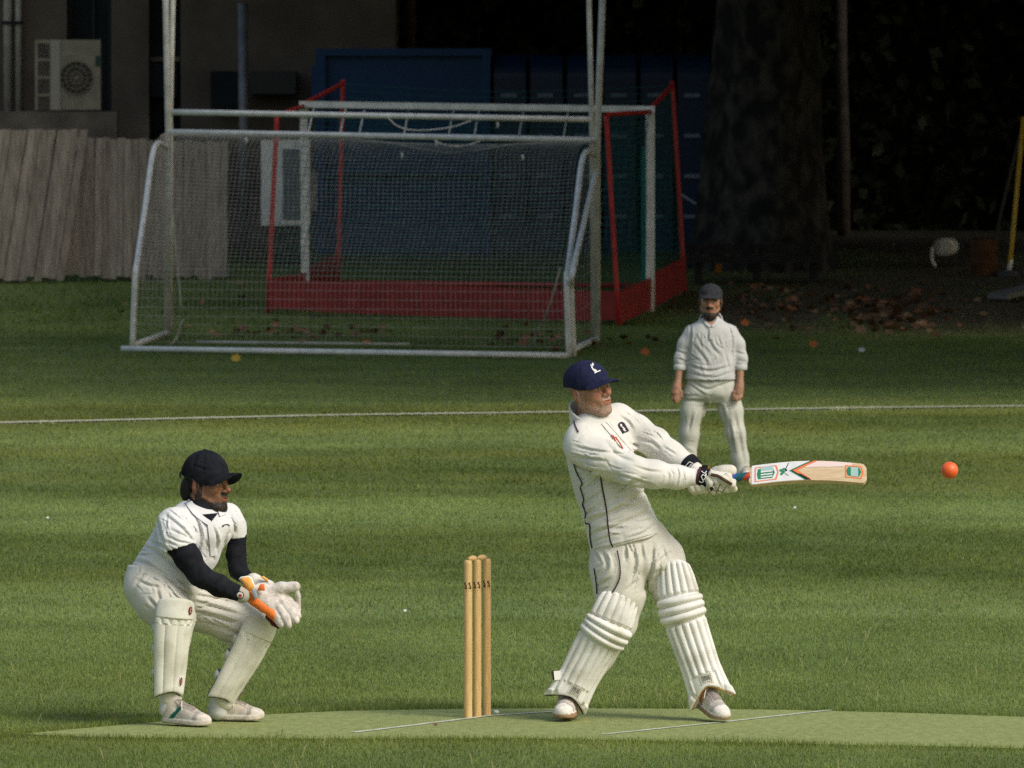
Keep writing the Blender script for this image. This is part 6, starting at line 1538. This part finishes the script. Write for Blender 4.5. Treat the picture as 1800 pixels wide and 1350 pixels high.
slab(MB(), 1640, 462, 1672, 468, c[1]-.1, .3).build('stand', M_bench, rl)
dr = empty('rusty_drum', G(1730, 480)); tag(dr, 'rust brown drum beside the yellow pole', 'drum'); g_ = G(1730, 484); hz_ = 64/FPX*g_[1]; rr_ = 24/FPX*g_[1]
MB().tube([g_+np.array([0, 0, z]) for z in (0, .02, hz_*.33, hz_*.35, hz_*.37, hz_*.66, hz_*.68, hz_*.70, hz_-.02, hz_)], [rr_*.97, rr_, rr_, rr_*1.04, rr_, rr_, rr_*1.04, rr_, rr_, rr_*.96], 24).build('barrel', mat('rust', (.045, .018, .008), (.10, .04, .015), scale=6, rough=.9), dr, smooth=True)
MB().tube([g_+np.array([0, 0, hz_-.005]), g_+np.array([0, 0, hz_+.012])], rr_*.9, 24).build('lid', mat('rust_dark', (.03, .014, .008), rough=.9), dr)
yp = empty('yellow_pole', G(1773, 484)); tag(yp, 'yellow pole with a grey foot leaning at the right edge', 'pole'); g_ = G(1773, 486)
MB().tube([g_+np.array([0, 0, .02]), P(1778, 440, g_[1]), P(1799, 205, g_[1])], .026, 10).build('shaft', mat('yellow_paint', (.50, .30, .02), (.58, .37, .04), scale=8, rough=.5), yp, smooth=True); MB().tube([g_+np.array([0, 0, -.02]), g_+np.array([0, 0, .06]), g_+np.array([0, 0, .075])], [.13, .12, .04], 16).build('foot', mat('foot_grey', (.06, .06, .06), rough=.8), yp, smooth=True)
MB().tube([P(1777, 456, g_[1]), P(1773, 480, g_[1])], .028, 8).build('sleeve', M_gpaint, yp, smooth=True)
sk_ = MB().tube([G(1738, 478), P(1765, 350, G(1738, 478)[1]), P(1793, 235, G(1738, 478)[1])], .018, 8).build('stick', mat('stick_brown', (.06, .05, .04), rough=.9), smooth=True, loc=G(1738, 478)); tag(sk_, 'thin dark stick leaning behind the yellow pole', 'stick')
pk = G(1760, 530); pk2 = G(1815, 517); dv = pk2-pk
pl = MB().obox((pk+pk2)/2+np.array([0, 0, .07]), dv*.62, np.array([-.10, .22, .0]), np.array([0, 0, .03])).build('plank', mat('plank_grey', (.13, .12, .10), (.20, .185, .16), scale=6, rough=.9, stretch=(.6, 4, 4)), loc=(pk+pk2)/2); tag(pl, 'pale grey plank lying on the ground at the right edge', 'plank')
rd = MB().tube([P(1190, 337, 107.5), P(1256, 378, 107.3)], .016, 8).build('rod', mat('rod_pale', (.22, .23, .25), rough=.5), smooth=True, loc=P(1223, 357, 107.4)); tag(rd, 'pale thin rod sticking out from the far hockey goal', 'rod')
kb = slab(MB(), 1620, 484, 1800, 490, G(1700, 486)[1]+.1, .3).build('kerb', mat('kerb_dark', (.03, .03, .028), rough=.9), loc=P(1700, 490, G(1700, 486)[1])); tag(kb, 'dark low edging behind the plank', 'edging')
# ------------------------------------------------------------------ fallen leaves
M_fall = mat('fallen_leaf', (1, 1, 1), attr=True, scale=5, rough=.8)
def leaf_mesh(c, s, a, tilt, up):
    m = [(0, -1), (.35, -.55), (.75, -.6), (.6, -.1), (.95, .25), (.5, .35), (.35, .85), (0, .7), (-.4, .9), (-.5, .35), (-.9, .2), (-.6, -.15), (-.7, -.6), (-.3, -.5)]
    ca, sa = math.cos(a), math.sin(a); v = []
    for x, y in m + [(0, 0)]:
        X, Y = x*ca-y*sa, x*sa+y*ca; v.append((c[0]+s*X, c[1]+s*Y, c[2]+up+s*(tilt*Y+.35*(x*x+y*y)*.6)))
    return v, [(i, (i+1) % 14, 14) for i in range(14)]
rr = random.Random(9); mb = MB(); cols = []
pal = [(.21, .085, .04), (.26, .11, .05), (.15, .07, .035), (.22, .14, .07), (.12, .075, .04)]
zones = [(1470, 518, 1680, 600, 75), (1260, 500, 1740, 612, 240), (330, 575, 720, 612, 60), (760, 590, 1180, 625, 50), (1180, 500, 1500, 560, 60), (100, 500, 1100, 600, 60)]
for x0, y0, x1, y1, n in zones:
    for _ in range(n):
        px = rr.triangular(x0, x1, (x0+x1)/2); py = rr.triangular(y0, y1, (y0*.6+y1*.4)); g_ = G(px, py)
        v, f = leaf_mesh(g_, rr.uniform(.045, .085) if n == 75 else rr.uniform(.028, .06), rr.random()*6.28, rr.uniform(-.8, .8), rr.uniform(.035, .06)); mb.add(v, f); cols += [np.array(rr.choice(pal))*rr.uniform(.6, 1.2)]*15
tag(mesh_obj('leaf_litter', np.vstack(mb.v), mb.f, M_fall, smooth=False, cols=np.array(cols)), 'brown autumn leaves scattered on the shaded grass', 'leaves', kind='stuff')
big = [(1310, 574, 'orange curled leaf lying right of the fielder'), (1134, 626, 'orange leaf on the grass left of the fielder'), (1430, 612, 'pale orange leaf on the dark grass right of the fielder'), (414, 637, 'yellow leaf on the grass below the goal bar'), (530, 608, 'brown leaf caught by the goal bar'), (645, 610, 'orange leaf at the foot of the goal net'),
       (1243, 831, 'tiny orange leaf on the grass behind the batting gloves'), (765, 1290, 'small brown leaf in the grass below the stumps'), (1515, 622, 'white scrap beside the leaves right of the fielder'), (83, 920, 'small white feather on the grass at far left'), (712, 1086, 'small white petal on the grass left of the stumps'), (1398, 902, 'small white petal on the grass below the bat')]
for px, py, lab in big:
    g_ = G(px, py); wh = 'white' in lab; s = (.05 if py < 700 else .022) * (.8 if wh else 1.2); s = .011 if wh and py > 700 else s; s = .012 if py > 1200 else s; s = .02 if px == 1243 else s
    v, f = leaf_mesh(g_, s, px, .7, .035); c = np.array((.62, .62, .60) if wh else (.45, .30, .04) if 'yellow' in lab else (.16, .085, .04) if 'brown' in lab else (.48, .14, .035))
    tag(mesh_obj('fallen_leaf' if not wh else 'white_scrap', v, f, M_fall, smooth=False, cols=np.tile(c, (15, 1)), loc=g_), lab, 'leaf' if not wh else 'scrap', 'loose leaves and scraps on the grass')
g_ = G(872, 1257); o = MB().tube([g_+np.array([-.012, 0, .008]), g_+np.array([-.009, 0, .008]), g_+np.array([0, 0, .010]), g_+np.array([.010, 0, .008]), g_+np.array([.013, 0, .007])], [.002, .008, .0095, .008, .002], 10).build('white_marker', M_whitetrim, smooth=True, loc=g_); tag(o, 'tiny white marker on the ground right of the stumps', 'marker')
for x, y in ((1263, 470),):
    g_ = G(x, 486); o = slab(MB(), 1258, 463, 1269, 479, g_[1]-.3, .05).build('orange_tag', mat('orange_tag', (.35, .12, .015), rough=.7), loc=P(x, 479, g_[1]-.3)); tag(o, 'small orange tag hanging under the bench', 'tag')
